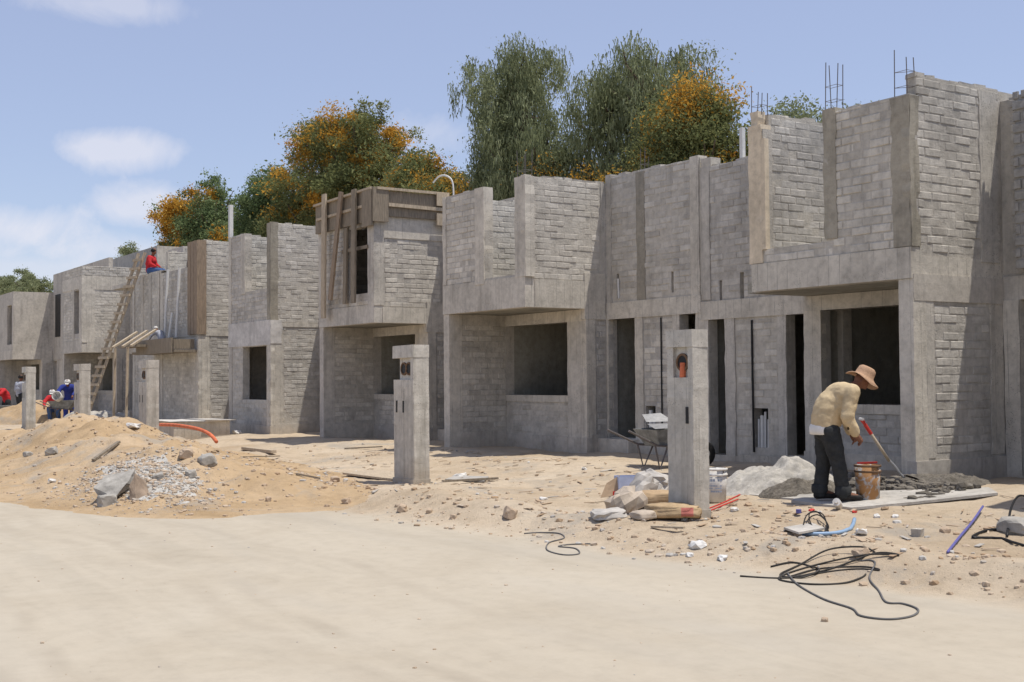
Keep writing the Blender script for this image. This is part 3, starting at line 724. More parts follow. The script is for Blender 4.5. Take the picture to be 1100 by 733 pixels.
mb = MB(); mb.box(-62.9, -61.9, YR-.02, YR+.02, 3.75, 5.85); mb.build('black_window_panel', BLACK, h)  # black panel on solid wall, painted in place of the unlit room behind
mb = MB(); mb.box(-66.8, -63.6, YB+.2, YE, 5.6, 5.75); mb.build('roof_slab', PLAST, h)  # roof added to block daylight so the upper windows go dark
mb = MB(); mb.box(-53.2, -50.5, YB+.2, YE, 5.5, 5.65); mb.build('roof_slab', PLAST, h)  # likewise added over the parapet house, to darken its upper room
# neighbour cut by the right edge
h, uc, d = house('house cut by right photo edge, its blocks laid with dark open joints', -4., -6.95, -9.95, -.13, 2.73, 3.13, 5.1, 5.2, 5.2, True, (-6.5, -5.4, 3.4), None, None, near=False)
OJ = simple('open_joint_block', (.33, .315, .29), .95, .25, 10, bs=.8); ob = Parts('open_jointed_wall', OJ, h); ob.panel('y', YR-.16, YR-.03, -9.62, -7., 2.9, 5.2); ob.bricks('y-', YR-.16, -9.66, -7., 2.9, 5.25, H=.15, L=.36, gap=.035, pr=(.02, .035), miss=0); pass
uc.strip('y', YR-.05, YR+.1, -9.93, -9.7, .0, 2.5, .01); uc.build('upper_column', CONC, h)

# ------------------------------------------------------------------ formwork, planks, ladder
fw = empty('formwork', (-26.2, YB-.1, 5.2), 'grey timber formwork boards boxing the roof edge of the planked house', 'formwork')
def part(name, M, parent, f, smooth=False):
    mb = MB(); f(mb); return mb.build(name, M, parent, smooth)
part('board', WOODG, fw, lambda m_: m_.box(-27.7, -24.64, YB-.085, YB-.03, 5.12, 5.46))
part('board', WOODG, fw, lambda m_: m_.box(-27.7, -24.64, YB-.08, YB-.03, 5.475, 5.84))
part('board', WOODG, fw, lambda m_: m_.box(-24.67, -24.61, YB-.03, YR-.05, 5.24, 5.5))
part('board', WOODG, fw, lambda m_: m_.box(-24.67, -24.61, YB-.03, YR-.05, 5.52, 5.82))
part('corner_board', WOODG, fw, lambda m_: m_.box(-24.6, -24.56, YB-.1, YB+.3, 5.1, 5.88))
part('corner_board', WOODG, fw, lambda m_: m_.box(-25.05, -24.6, YB-.14, YB-.09, 5.0, 5.87))
part('batten', WOODL, fw, lambda m_: m_.bar((-24.57, YB, 5.86), (-24.57, YR, 5.86), .07, .06))
part('batten', WOODL, fw, lambda m_: m_.bar((-24.57, YB+.3, 5.5), (-24.57, YR, 5.48), .06, .08))
part('batten', WOODL, fw, lambda m_: m_.bar((-27.7, YB-.12, 5.82), (-24.6, YB-.12, 5.86), .06, .05))
part('batten', WOODL, fw, lambda m_: m_.bar((-27.6, YB-.1, 5.46), (-24.7, YB-.1, 5.5), .04, .06))
part('end_board', WOODL, fw, lambda m_: m_.box(-24.55, -24.51, YR-.35, YR-.02, 5.56, 5.86)); part('end_board', WOODL, fw, lambda m_: m_.box(-24.55, -24.51, YR-.35, YR-.02, 5.1, 5.38))
pg = 'planks propped against the formwork house'
for x0, z0_, x1, z1_, w, M, lab in ((-27.0, 3.0, -27.0, 6.02, .2, WOODL, 'pale upright plank at left end of the formwork, left of the leaning one'), (-26.62, 3.42, -26.06, 5.95, .17, WOOD, 'reddish brown plank leaning across formwork and left jamb of upper window'), (-25.38, 3.28, -25.38, 5.92, .2, WOODG, 'grey upright plank standing in front of the dark upper window')):
    mb = MB(); mb.bar((x0, YB-.2, z0_), (x1, YB-.17, z1_), w, .05, up=(0, 1, 0)); tag(recenter(mb.build('plank', M)), lab, 'plank', pg)
mb = MB(); mb.bar((-26.05, YB-.09, 3.3), (-26.05, YB-.05, 5.1), .16, .05, up=(0, 1, 0)); mb.box(-26.3, -24.95, YB-.05, YB-.02, 4.52, 4.6)
tag(recenter(mb.build('window_prop', WOODG)), 'crossed grey timber props set in the formwork house window', 'timber prop')
mb = MB(); mb.tube([(-25.2, YR+.5, 5.5), (-25.2, YR+.5, 6.2), (-25.3, YR+.42, 6.42), (-25.5, YR+.3, 6.45), (-25.65, YR+.2, 6.3)], .022, 6, smooth=4)
tag(recenter(mb.build('bent_pipe', PVC)), 'thin white pipe bent like a hook above the formwork house roof', 'pipe')
# ladder
La, Lb = Vector((-42.7, 10.75, .0)), Vector((-41.95, YB-.1, 5.95))
ld = empty('ladder', La, 'tall rough timber ladder leaning on the house front under the man in red', 'ladder')
wv = Vector((.2, .05, 0))
part('rail', WOODL, ld, lambda m_: m_.bar(La-wv, Lb-wv, .07, .1)); part('rail', WOODL, ld, lambda m_: m_.bar(La+wv, Lb+wv, .07, .1))
for k in range(19):
    p = La.lerp(Lb, (k+.6)/19.4); part('rung', WOODL, ld, lambda m_: m_.bar(p-wv*1.5+Vector((0, -.06, 0)), p+wv*1.5+Vector((0, -.06, 0)), .05, .09))
# canopy scaffold
sc = empty('timber_scaffold', (-37.4, 11., 0), 'rough timber canopy scaffold with sticks jutting out, right of the ladder', 'scaffold')
part('deck', WOODG, sc, lambda m_: m_.box(-41.0, -39.0, 11.5, 11.93, 2.62, 2.7))
part('post', WOODL, sc, lambda m_: m_.bar((-40.0, 11.1, 0), (-40., 11.15, 2.6), .07, .07))
part('post', WOODL, sc, lambda m_: m_.bar((-38.6, 11.1, 0), (-38.6, 11.15, 2.6), .07, .07))
for x in (-39.4, -38.3, -37.4): part('stick', WOODL, sc, lambda m_: m_.bar((x, 10.9, 2.6), (x-1.1, 12., 3.15), .07, .06))

# ------------------------------------------------------------------ meter pillars
PG = 'concrete meter pillars along the street'
def pillar(x, y, w, dp, H, double, label, open_left=True):
    p = empty('meter_pillar', (x, y, 0), label, 'pillar', PG); zl = surf(x, y)-.25
    zc = H-.52; zn = H-.19
    x0, x1, y0, y1 = x-w/2, x+w/2, y-dp/2, y+dp/2
    nl = x0 if open_left else x0+.1; nr = x1-(.09 if open_left else .08)
    mb = MB()
    mb.strip('y', y0, y1, x0, x1, zl, zc, .0045, 16, t=.5); mb.box(x0-.01, x1+.004, y0-.012, y1+.004, zn, H, t=.6, j=.006)
    mb.box(nr, x1-.002, y0+.002, y1-.002, zc-.001, zn+.001, t=.5)
    if not open_left: mb.box(x0+.002, nl, y0+.002, y1-.002, zc-.001, zn+.001, t=.5)
    yk = y0+.045; mb.box(nl+.12 if open_left else nl, nr+.01, yk, y1-.003, zc-.001, zn+.001, t=.4)
    mb.box(x-.012, x+.012, y0-.004, y0+.02, zl, zc-.01, t=.05) if double else None
    mb.box(x0-.01, x1+.012, y0-.02, y1+.012, zl, surf(x, y)+.1, t=.05)
    mb.build('shaft', PILM, p)
    sp = MB()
    for k in range(60):
        a = rnd()*2*PI; ex = 1/max(abs(math.cos(a))/(w/2+.03), abs(math.sin(a))/(dp/2+.03)); q = ex*U(.95, 1.35); px, py = x+q*math.cos(a), y+q*math.sin(a); s_ = U(.015, .06); rock_into(sp, (px, py, surf(px, py)+s_*.15), s_, rnd(), .6)
    o = sp.build('spilled_mortar', PEB, p); o['kind'] = 'stuff'
    ks = (.34, .68) if double else (.5,)
    for k in ks:
        cx = (nl+.12)+(nr-nl-.12)*(k+.02 if k < .5 else k+.06) if double else nl+(nr-nl)*.5; cy = yk
        M = Matrix.Rotation(PI/2, 3, 'X')
        mb = MB(); mb.lathe([(.1, -.0), (.1, .02), (.075, .022), (.073, .0)], (cx, cy, (zc+zn)/2), 18, M)
        ring = mb.build('socket_ring', RUSTD, p)
        mb = MB(); mb.lathe([(.075, .012), (.0001, .012)], (cx, cy, (zc+zn)/2), 18, M); so_ = mb.build('socket', BLACK, p); so_.parent = ring
        if not double: part('tail_pipe', ORANGE, p, lambda m_: m_.tube([(cx+.01, cy-.02, zc), (cx+.01, cy-.01, zc+.16)], .035, 10))
        mb = MB(); sx = x0+w*(k-.22 if double else .72); mb.box(sx, sx+.04, y0-.006, y0+.01, zc-.5, zc-.32); mb.build('slot', BLACK, p)
    return p
pillar(-16.3, 9.0, .62, .27, 2.02, True, 'pale concrete meter pillar with two round sockets, alone in the middle of the plots')
pillar(-10.05, 9.0, .42, .22, 2.02, False, 'nearest concrete meter pillar, cement sacks piled at its foot', False)
pillar(-29.4, 9.0, .62, .3, 2.02, True, 'concrete meter pillar in front of the scaffold, rightmost behind the soil mound')
pillar(-35.6, 9.0, .62, .3, 2.02, True, 'concrete meter pillar at the foot of the ladder behind the mound')
pillar(-42.4, 9.0, .62, .3, 2.02, True, 'farthest concrete meter pillar, at the far left beyond the mound')

# ------------------------------------------------------------------ trees
def tree(name, label, x, y, trunk, clumps, n, leafM, style='round', leaf=(.06, .14), flowers=(), group='trees behind the houses', seed=1, sub=70):
    random.seed(seed)
    t = empty(name, (x, y, .05), label, 'tree', group)
    zt = min(c[2]-c[5]*.5 for c in clumps)
    mb = MB()
    lean = Vector((U(-.4, .4), U(-.2, .2), 0)); fork = Vector((x, y, max(2., zt*.55)))+lean
    mb.tube([(x, y, -.2), (x+lean.x*.3, y, fork.z*.5), fork], (trunk, trunk*.7), 10, smooth=4)
    for c in clumps:
        e = Vector((x+c[0], y+c[1], c[2]+c[5]*.3)); mid = fork.lerp(e, .5)+Vector((U(-.4, .4), U(-.3, .3), U(-.1, .5)))
        mb.tube([fork-Vector((0, 0, .2)), mid, e], (trunk*.5, trunk*.1), 7, smooth=5)
        for _ in range(6):
            q = mid.lerp(e, U(.1, .9)); g = e+Vector((U(-1, 1)*c[3], U(-1, 1)*c[4], U(-.6, .8)*c[5]))*.8
            mb.tube([q, q.lerp(g, .5)+Vector((0, 0, U(-.1, .3))), g], (trunk*.2, .02), 5, smooth=3)
    mb.build('trunk', BARK, t, True)
    acc = ([], []); RG = np.random.default_rng(seed); big = clumps; clumps = []
    for c in big:
        clumps.append((c[0], c[1], c[2], c[3]*.74, c[4]*.74, c[5]*.74) + tuple(c[6:]))
        for _ in range(7):
            d_ = Vector((random.gauss(0, 1), random.gauss(0, 1), random.gauss(.15, .9))).normalized()*U(.68, .92); q = U(.3, .5)
            clumps.append((c[0]+d_.x*c[3], c[1]+d_.y*c[4], c[2]+d_.z*c[5], c[3]*q, c[4]*q, max(c[5]*q, .35)) + tuple(c[6:]))
    vol = [c[3]*c[4]*c[5] for c in clumps]; tot = sum(vol)
    n = int(n*(3.6 if style == 'weep' else 4.6))
    for ci, c in enumerate(clumps):
        k = max(5, int(sub*len(big)*1.25*vol[ci]/tot)); per = int(n*vol[ci]/tot/k)+1
        for _ in range(k):
            while True:
                d_ = Vector((U(-1, 1), U(-1, 1), U(-1, 1)))
                if .25 < d_.length < 1: break
            d_ = d_.normalized()*d_.length**.5*U(.85, 1.04)
            o = Vector((x+c[0]+d_.x*c[3], y+c[1]+d_.y*c[4], c[2]+d_.z*c[5]))
            f = (noise.noise(o*.9+Vector((seed, 0, 0)))*.5+.5+U(-.2, .2) > 1-c[6]*.75-.13) if len(c) > 6 else False
            base = .5+U(-.24, .24); oo = np.array(o)
            if style == 'weep' and not f and rnd() < .75:
                N_ = per; q = RG.random(N_)[:, None]; Ls = U(.5, 1.7)
                p = oo + np.hstack([U(-.25, .25)*q+RG.normal(0, 1, (N_, 1))*(.12+.12*(1-q)), U(-.25, .25)*q+RG.normal(0, .13, (N_, 1)), .35-Ls*q])
                a = RG.random(N_)*PI; w = RG.uniform(.012, .03, N_); l = RG.uniform(.10, .27, N_)
                v1 = np.stack([np.cos(a)*w, np.sin(a)*w, np.zeros(N_)], 1); v2 = np.stack([RG.uniform(-.08, .08, N_), RG.uniform(-.08, .08, N_), -l], 1)
                Q = np.stack([p-v1, p+v1, p+v1*.3+v2, p-v1*.3+v2], 1); tg = 0
            else:
                N_ = per if not f else int(per*1.1); sg_ = U(.18, .36)
                p = oo + RG.normal(0, 1, (N_, 3))*np.array([sg_, sg_, sg_*.75]); p[:, 2] += .1 if f else 0
                n1 = RG.normal(0, 1, (N_, 3))+np.array([0, 0, .35]); n1 /= np.linalg.norm(n1, axis=1)[:, None]
                a = np.cross(n1, RG.normal(0, 1, (N_, 3))); a /= np.linalg.norm(a, axis=1)[:, None]; b = np.cross(n1, a)
                l = (leaf[0]+(leaf[1]*1.25-leaf[0])*RG.random(N_)**1.8)[:, None]; w = l*RG.uniform(.3, .55, (N_, 1))
                Q = np.stack([p-a*w/2, p+b*l*.4-a*.1*w, p+a*w/2, p-b*l*.6], 1); tg = 1 if f else 0
            acc[tg].append((Q, np.clip(base+RG.uniform(-.3, .3, N_), 0, 1)))
    for tg, nm, M in ((0, 'crown', leafM), (1, 'blossom', FLOW)):
        if not acc[tg]: continue
        Q = np.concatenate([x[0] for x in acc[tg]]).reshape(-1, 3) - np.array(t.location); T = np.concatenate([x[1] for x in acc[tg]]); k = len(T)
        me = bpy.data.meshes.new(nm); me.vertices.add(k*4); me.vertices.foreach_set('co', Q.ravel()); me.loops.add(k*4); me.loops.foreach_set('vertex_index', np.arange(k*4, dtype=np.int32))
        me.polygons.add(k); me.polygons.foreach_set('loop_start', np.arange(0, k*4, 4, dtype=np.int32)); me.update(calc_edges=True)
        me.materials.append(M); at = me.attributes.new('tint', 'FLOAT', 'FACE'); at.data.foreach_set('value', T)
        o = bpy.data.objects.new(nm, me); COL.objects.link(o); o.parent = t
    return t
ty = 26.
tree('weeping_tree', 'tallest drooping pepper tree left of the pair, narrow crown above the centre house', -38.7, ty, .38,
     [(-.3, 0, 12.6, 2.2, 2.0, 1.7), (-1.6, .2, 10.6, 1.5, 1.6, 2.2), (.9, -.2, 11.2, 1.6, 1.6, 2.2), (0, 0, 9.2, 2.6, 1.8, 1.8), (.4, .3, 13.6, 1.3, 1.2, .8), (1.5, 0, 8.8, 1.5, 1.4, 1.4), (2.6, -.6, 8.7, .7, .6, 1., .7), (2.2, 0, 10.0, 1.3, 1.3, 1.4)], 15000, LEAFW, 'weep', seed=3, sub=75)
tree('weeping_tree', 'broad drooping pepper tree right of the pair, widest crown behind the row', -32.6, ty+.8, .42,
     [(-2.7, 0, 9.4, 1.5, 1.5, 1.3), (-3.2, -.3, 8.2, 1.5, 1.3, 1.), (-1.6, 0, 11.0, 1.7, 1.8, 1.5), (-1.2, -1.6, 8.0, 1., .6, .8, .75), (1.3, -1.7, 7.7, 1.2, .6, .7, .7), (0, 0, 11.6, 1.9, 1.8, 1.5), (1.5, 0, 11.3, 1.6, 1.6, 1.3), (-.6, .2, 9.6, 2.2, 1.8, 1.6), (1.8, 0, 9.6, 1.9, 1.6, 1.6), (-1.9, 0, 8.0, 1.6, 1.4, 1.2), (.8, 0, 7.9, 2.2, 1.6, 1.3)], 16000, LEAFW, 'weep', seed=5, sub=75)
tree('silk_oak_tree', 'small tree full of orange blossom, right of the broad drooping tree', -27.9, ty-1., .25,
     [(-.9, 0, 8.8, 1.15, 1.1, 1.2, .15), (.6, 0, 9.2, 1.3, 1.1, 1.1, .25), (1.4, 0, 8.0, 1.1, 1., 1.1, .15), (-.2, 0, 7.5, 1.9, 1.3, 1.2, .15), (.2, 0, 9.9, .8, .7, .6, .4), (-2.3, 0, 7.6, .9, .8, 1., .4)], 13000, LEAFY, seed=7, sub=60)
tree('silk_oak_tree', 'large domed tree mottled with orange blossom behind the formwork house', -53.6, ty, .5,
     [(-2.6, 0, 12.6, 2.6, 2.2, 2.0, .42), (.3, 0, 13.0, 2.8, 2.2, 1.6, .3), (2.9, 0, 12.4, 2.2, 2., 1.9, .38), (-3.2, 0, 10.4, 3.0, 2.2, 1.9, .42), (.6, 0, 10.3, 3.2, 2.4, 2.2, .3), (4.0, 0, 10.2, 2.4, 2., 1.9, .12), (-4.8, 0, 8.6, 2., 1.8, 2.2, .05)], 24000, LEAFY, leaf=(.08, .19), seed=9, sub=75)
tree('silk_oak_tree', 'low yellow flowering tree between the domed and the drooping trees', -44.6, ty, .3,
     [(-1.4, 0, 9.9, 1.7, 1.4, 1.5, .25), (.7, 0, 9.0, 1.8, 1.4, 1.2, .35), (2.2, 0, 8.5, 1.2, 1., .9, .3)], 9000, LEAFY, leaf=(.08, .18), seed=13, sub=60)
tree('silk_oak_tree', 'round orange flowering tree behind the white post, leftmost of the flowering ones', -74., ty, .45,
     [(-1.8, 0, 11.3, 3.0, 2.4, 2.3, .62), (2.0, 0, 11.6, 2.4, 2., 2.2, .12), (-3.6, 0, 9.6, 2.0, 1.8, 1.8, .4), (3.8, 0, 9.9, 1.9, 1.6, 1.7, .5), (0, 0, 9.4, 3.2, 2.2, 1.8, .2)], 14000, LEAFD, leaf=(.10, .23), seed=15, sub=60)
tree('broadleaf_tree', 'dense dark green tree between the two flowering ones, behind the lintel house', -63.5, ty, .4,
     [(0, 0, 11.4, 2.5, 2., 1.7), (-1.2, 0, 9.8, 2.2, 1.8, 1.6), (1.4, 0, 9.7, 2.4, 1.8, 1.6)], 11000, LEAFD, leaf=(.09, .21), seed=17, sub=75)
tree('broadleaf_tree', 'small treetop peeping over the open upper floor of the nearest house', -21.6, ty, .2,
     [(0, 0, 8.0, 1.15, .9, .8), (-.8, 0, 7.5, .7, .7, .7)], 2600, LEAFW, seed=19, sub=40)
tree('broadleaf_tree', 'small treetop beside the rebar of the tall pale column', -24.2, ty, .2, [(0, 0, 8.4, .9, .8, .75), (.5, 0, 7.7, .7, .7, .6)], 2200, LEAFW, seed=21, sub=40)
tree('broadleaf_tree', 'hazy green treetop above the far left plastered house', -165., 34., .5, [(0, 0, 13.6, 6, 3., 2.3), (7., 0, 12.6, 5.0, 3., 2.2), (-7, 0, 13., 6, 3, 2.2)], 9000, LEAFW, leaf=(.14, .3), seed=23, sub=60)
tree('broadleaf_tree', 'tiny treetop behind the stair tower near the ladder', -117., 34., .3, [(0, 0, 13.2, 1.8, 1.4, 1.5)], 1800, LEAFW, leaf=(.1, .22), seed=25, sub=40)
random.seed(77)

# ------------------------------------------------------------------ people
def skin_mesh(nodes, edges, sub=2):
    """limbs as closed tapered capsules; fuse() then grows one surface over them"""
    V = []; Fc = []; n = 14; q = 4
    for a, b in edges:
        p0, p1 = Vector(nodes[a][0]), Vector(nodes[b][0]); r0, r1 = nodes[a][1], nodes[b][1]
        d = (p1-p0); L = d.length or 1e-4; d = d.normalized() if d.length > 1e-6 else Vector((0, 0, 1)); x = d.orthogonal().normalized(); y = d.cross(x); b0 = len(V)
        sn = max(-.95, min(.95, (r0-r1)/L)); t0 = math.asin(sn); rings = []
        for k in range(q+1):
            t = -PI/2+(t0+PI/2)*k/q; rings.append((p0, r0, t))
        for k in range(q+1):
            t = t0+(PI/2-t0)*k/q; rings.append((p1, r1, t))
        rings = rings[1:-1]
        V.append(tuple(p0-d*r0))
        for c, r, t in rings:
            for m_ in range(n):
                g = 2*PI*m_/n; V.append(tuple(c+d*(r*math.sin(t))+(x*math.cos(g)+y*math.sin(g))*(r*math.cos(t))))
        V.append(tuple(p1+d*r1)); e = len(V)-1; R_ = len(rings)
        for m_ in range(n):
            Fc.append((b0, b0+1+(m_+1) % n, b0+1+m_)); Fc.append((e, e-n+m_, e-n+(m_+1) % n))
            for k in range(R_-1):
                u = b0+1+k*n; Fc.append((u+m_, u+(m_+1) % n, u+n+(m_+1) % n, u+n+m_))
    me = bpy.data.meshes.new('tmp'); me.from_pydata(V, [], Fc); return me
def fuse(meshes, vox, sm=4):
    V = []; Fc = []
    for me in meshes:
        b = len(V); V += [tuple(v.co) for v in me.vertices]; Fc += [tuple(b+i for i in p.vertices) for p in me.polygons]
    me = bpy.data.meshes.new('tmp'); me.from_pydata(V, [], Fc); o = bpy.data.objects.new('tmp', me); COL.objects.link(o)
    md = o.modifiers.new('r', 'REMESH'); md.mode = 'VOXEL'; md.voxel_size = vox
    if sm: q = o.modifiers.new('s', 'SMOOTH'); q.iterations = sm; q.factor = .5
    r = bpy.data.meshes.new_from_object(o.evaluated_get(bpy.context.evaluated_depsgraph_get()))
    bpy.data.objects.remove(o); bpy.data.meshes.remove(me); return [r]
def join(name, meshes, M, parent):
    V = []; Fc = []
    for me in meshes:
        b = len(V); V += [tuple(v.co) for v in me.vertices]; Fc += [tuple(b+i for i in p.vertices) for p in me.polygons]
    out = bpy.data.meshes.new(name); out.from_pydata(V, [], Fc); out.materials.append(M)
    out.polygons.foreach_set('use_smooth', [True]*len(Fc))
    o = bpy.data.objects.new(name, out); COL.objects.link(o); o.parent = parent; return o
def figure(label, base, fwd, P, shirtM, trouM, hat=None, scale=1., shirt_r=1., long=True, brim=False):
    """P: joint name -> (forward, left, up) in metres from the point between the feet; fwd: facing direction"""
    fwd = Vector((fwd[0], fwd[1], 0)).normalized(); lf = Vector((-fwd.y, fwd.x, 0))
    root = empty('person', base, label, 'person')
    W = {k: (fwd*a+lf*b+Vector((0, 0, c)))*scale for k, (a, b, c) in P.items()}
    s = scale; N = {}
    def nn(k, r, p=None): N[k] = (p if p is not None else W[k], r if hasattr(r, '__len__') else r*s)
    nn('pel', .10); nn('bel', .09); nn('che', .095); nn('nec', .052)
    hd = (W['hea']-W['nec']).normalized()
    face = W['fac'] if 'fac' in W else W['hea']+fwd*.1*s
    fd = (face-W['hea']); fd = (fd-hd*fd.dot(hd)).normalized()
    N['jaw'] = (W['nec']+hd*.07*s+fd*.02*s, .06*s); N['hea'] = (W['hea']+fd*.012*s, .088*s); N['cro'] = (W['hea']+hd*.075*s, .07*s)
    N['nos'] = (W['hea']-hd*.025*s+fd*.105*s, .016*s); side = hd.cross(fd)
    E = [('pel', 'bel'), ('bel', 'che'), ('che', 'nec'), ('nec', 'jaw'), ('jaw', 'hea'), ('hea', 'cro'), ('hea', 'nos')]
    for q in 'LR':
        nn('sh'+q, .06); nn('el'+q, .042); nn('wr'+q, .03); nn('hi'+q, .085); nn('kn'+q, .06); nn('an'+q, .042); nn('to'+q, .035)
        E += [('che', 'sh'+q), ('sh'+q, 'el'+q), ('el'+q, 'wr'+q), ('pel', 'hi'+q), ('hi'+q, 'kn'+q), ('kn'+q, 'an'+q), ('an'+q, 'to'+q)]
    parts = [skin_mesh(N, E)]
    for sgn in (-1, 1):       # ears
        c = W['hea']-hd*.01*s+side*.088*s*sgn; parts.append(skin_mesh({'a': (c-hd*.025*s, .012*s), 'b': (c+hd*.025*s, .016*s)}, [('a', 'b')], 1))
    for q in 'LR':            # hands: palm, four unequal fingers, thumb
        w = W['wr'+q]; d_ = (W['ha'+q]-w).normalized() if 'ha'+q in W else (w-W['el'+q]).normalized()
        sd = d_.cross(Vector((0, 0, 1))); sd = sd.normalized() if sd.length > .1 else lf.copy()
        cu = sd.cross(d_).normalized()
        if cu.dot(fwd) > 0: cu = -cu
        hn = {'w': (w-d_*.01*s, .026*s), 'p': (w+d_*.05*s, .034*s), 'k': (w+d_*.085*s, .032*s)}
        parts.append(skin_mesh(hn, [('w', 'p'), ('p', 'k')], 1))
        for i, (o_, l) in enumerate(((-.03, .06), (-.01, .075), (.01, .07), (.03, .055))):
            a = w+d_*.08*s+sd*o_*s; b = a+(d_*.6+cu*.35)*l*.6*s; c = b+(d_*.35+cu*.8).normalized()*l*.5*s
            parts.append(skin_mesh({'a': (a, .0105*s), 'b': (b, .0095*s), 'c': (c, .008*s)}, [('a', 'b'), ('b', 'c')], 1))
        a = w+d_*.03*s-sd*.02*s; b = a+(fwd*.7+d_*.6).normalized()*.04*s; c = b+(d_+fwd*.2).normalized()*.035*s
        parts.append(skin_mesh({'a': (a, .013*s), 'b': (b, .0115*s), 'c': (c, .009*s)}, [('a', 'b'), ('b', 'c')], 1))
    join('body', fuse(parts, .0065 if brim else .014, 1), SKIN, root)
    k = shirt_r*s
    sh = {'bel': (W['bel'], .155*k), 'pel': (W['pel']+(W['bel']-W['pel'])*.15, .16*k), 'che': (W['che'], .165*k), 'nec': (W['nec'].lerp(W['che'], .35), .085*k)}
    es = [('bel', 'pel'), ('bel', 'che'), ('che', 'nec')]
    for q in 'LR':
        sh['sh'+q] = (W['sh'+q], .085*k); sh['el'+q] = (W['el'+q], .07*k); sh['wr'+q] = (W['wr'+q].lerp(W['el'+q], .1 if long else .7), (.052 if long else .075)*k)
        es += [('che', 'sh'+q), ('sh'+q, 'el'+q), ('el'+q, 'wr'+q)]
    sh['mid'] = (W['bel'].lerp(W['che'], .5)-fwd*.035*s, .17*k); es.remove(('bel', 'che')); es += [('bel', 'mid'), ('mid', 'che')]
    up_ = (W['che']-W['bel']).normalized(); bk_ = (fwd*-1+up_*up_.dot(fwd)).normalized()
    yo = {'a': (W['che']+bk_*.03*s+(W['shL']-W['che'])*.45, .125*k), 'b': (W['che']+bk_*.045*s, .14*k), 'c': (W['che']+bk_*.03*s+(W['shR']-W['che'])*.45, .125*k)}
    sm_ = fuse([skin_mesh(sh, es), skin_mesh(yo, [('b', 'a'), ('b', 'c')]), skin_mesh({'a': (W['pel']+(W['bel']-W['pel'])*.1, .158*k), 'b': (W['bel'], .165*k), 'c': (sh['mid'][0], .17*k), 'd': (W['che'], .155*k)}, [('a', 'b'), ('b', 'c'), ('c', 'd')])], .012 if brim else .02, 7)
    for v in sm_[0].vertices:
        v.co += v.normal*(.009*noise.noise(Vector((v.co.x*7+v.co.z*4, v.co.y*7, v.co.z*13)))+.004*noise.noise(v.co*24))*s
    if brim:      # hem of the loose shirt
        bm = bmesh.new(); bm.from_mesh(sm_[0]); hz = W['pel'].z+.015
        bmesh.ops.delete(bm, geom=[v for v in bm.verts if v.co.z < hz and (v.co-W['pel']).dot(fwd) < .2*s], context='VERTS'); bm.to_mesh(sm_[0]); bm.free()
    join('shirt', sm_, shirtM, root)
    tr = {'pel': (W['pel'], .145*s)}; et = []
    for q in 'LR':
        tr['hi'+q] = (W['hi'+q], .12*s); tr['kn'+q] = (W['kn'+q], .09*s); tr['an'+q] = (W['an'+q]+Vector((0, 0, .0)), .078*s)
        et += [('pel', 'hi'+q), ('hi'+q, 'kn'+q), ('kn'+q, 'an'+q)]
    sm_ = fuse([skin_mesh(tr, et)], .012 if brim else .02, 3)
    for v in sm_[0].vertices: v.co += v.normal*(.012*noise.noise(Vector((v.co.x*8, v.co.y*8, v.co.z*12)))+.004*noise.noise(v.co*25))*s
    join('trousers', sm_, trouM, root)
    for q in 'LR':
        a, t = W['an'+q], W['to'+q]; d_ = (t-a); d_.z = 0; d_.normalize(); z = min(a.z, t.z)
        bt = {'h': (Vector((a.x, a.y, z+.01*s))-d_*.03*s, .048*s), 'm': (Vector((a.x, a.y, z+.012*s))+d_*.09*s, .045*s), 't': (Vector((a.x, a.y, z+.0))+d_*.19*s, .036*s), 'u': (a-d_*.01*s, .05*s)}
        join('boot', fuse([skin_mesh(bt, [('h', 'm'), ('m', 't'), ('h', 'u')])], .012, 3), SHOE, root)
    # hair or hat
    Rm = Matrix((side, fd, hd)).transposed()
    if hat is not None:
        ax = (hd*.45+Vector((0, 0, 1))*.75+fwd*(.2 if brim else 0)).normalized(); fx = (fwd-ax*fwd.dot(ax)).normalized(); sx = fx.cross(ax)
        Rh_ = Matrix((sx, fx, ax)).transposed(); o_ = W['hea']+hd*.035*s
        if brim: prof = [(.2, -.012), (.2, -.004), (.14, .01), (.112, .03), (.108, .075), (.1, .115), (.075, .135), (.001, .13)]
        else: prof = [(.1, -.02), (.107, .01), (.1, .05), (.075, .085), (.001, .1)]
        mb = MB(); mb.lathe([(r*s, z*s) for r, z in prof], o_, 24, Rh_)
        if brim: mb.lathe([(.2*s, -.012*s), (.105*s, .015*s)], o_, 24, Rh_)
        else: mb.quad(*[o_+fx*a*s+sx*b*s+ax*c*s for a, b, c in ((.09, -.07, 0), (.17, -.05, -.015), (.17, .05, -.015), (.09, .07, 0))])
        ho = mb.build('hat', hat, None, True)
        if brim:
            for v in ho.data.vertices:
                r_ = v.co-o_; a = r_.dot(fx); b = r_.dot(sx); q = math.hypot(a, b)
                if q > .125*s: v.co += ax*(.02*math.sin(3*math.atan2(b, a)+.8)-.035*max(0, a/q)-.01)*s*(q/s-.11)/.09
        ho.parent = root
    else:
        mb = MB(); mb.lathe([(.098*s, -.04*s), (.105*s, .01*s), (.098*s, .05*s), (.07*s, .09*s), (.001, .105*s)], W['hea']+hd*.02*s-fd*.018*s, 18, Rm); ho = mb.build('hair', HAIR, None, True); ho.parent = root
    return root, W
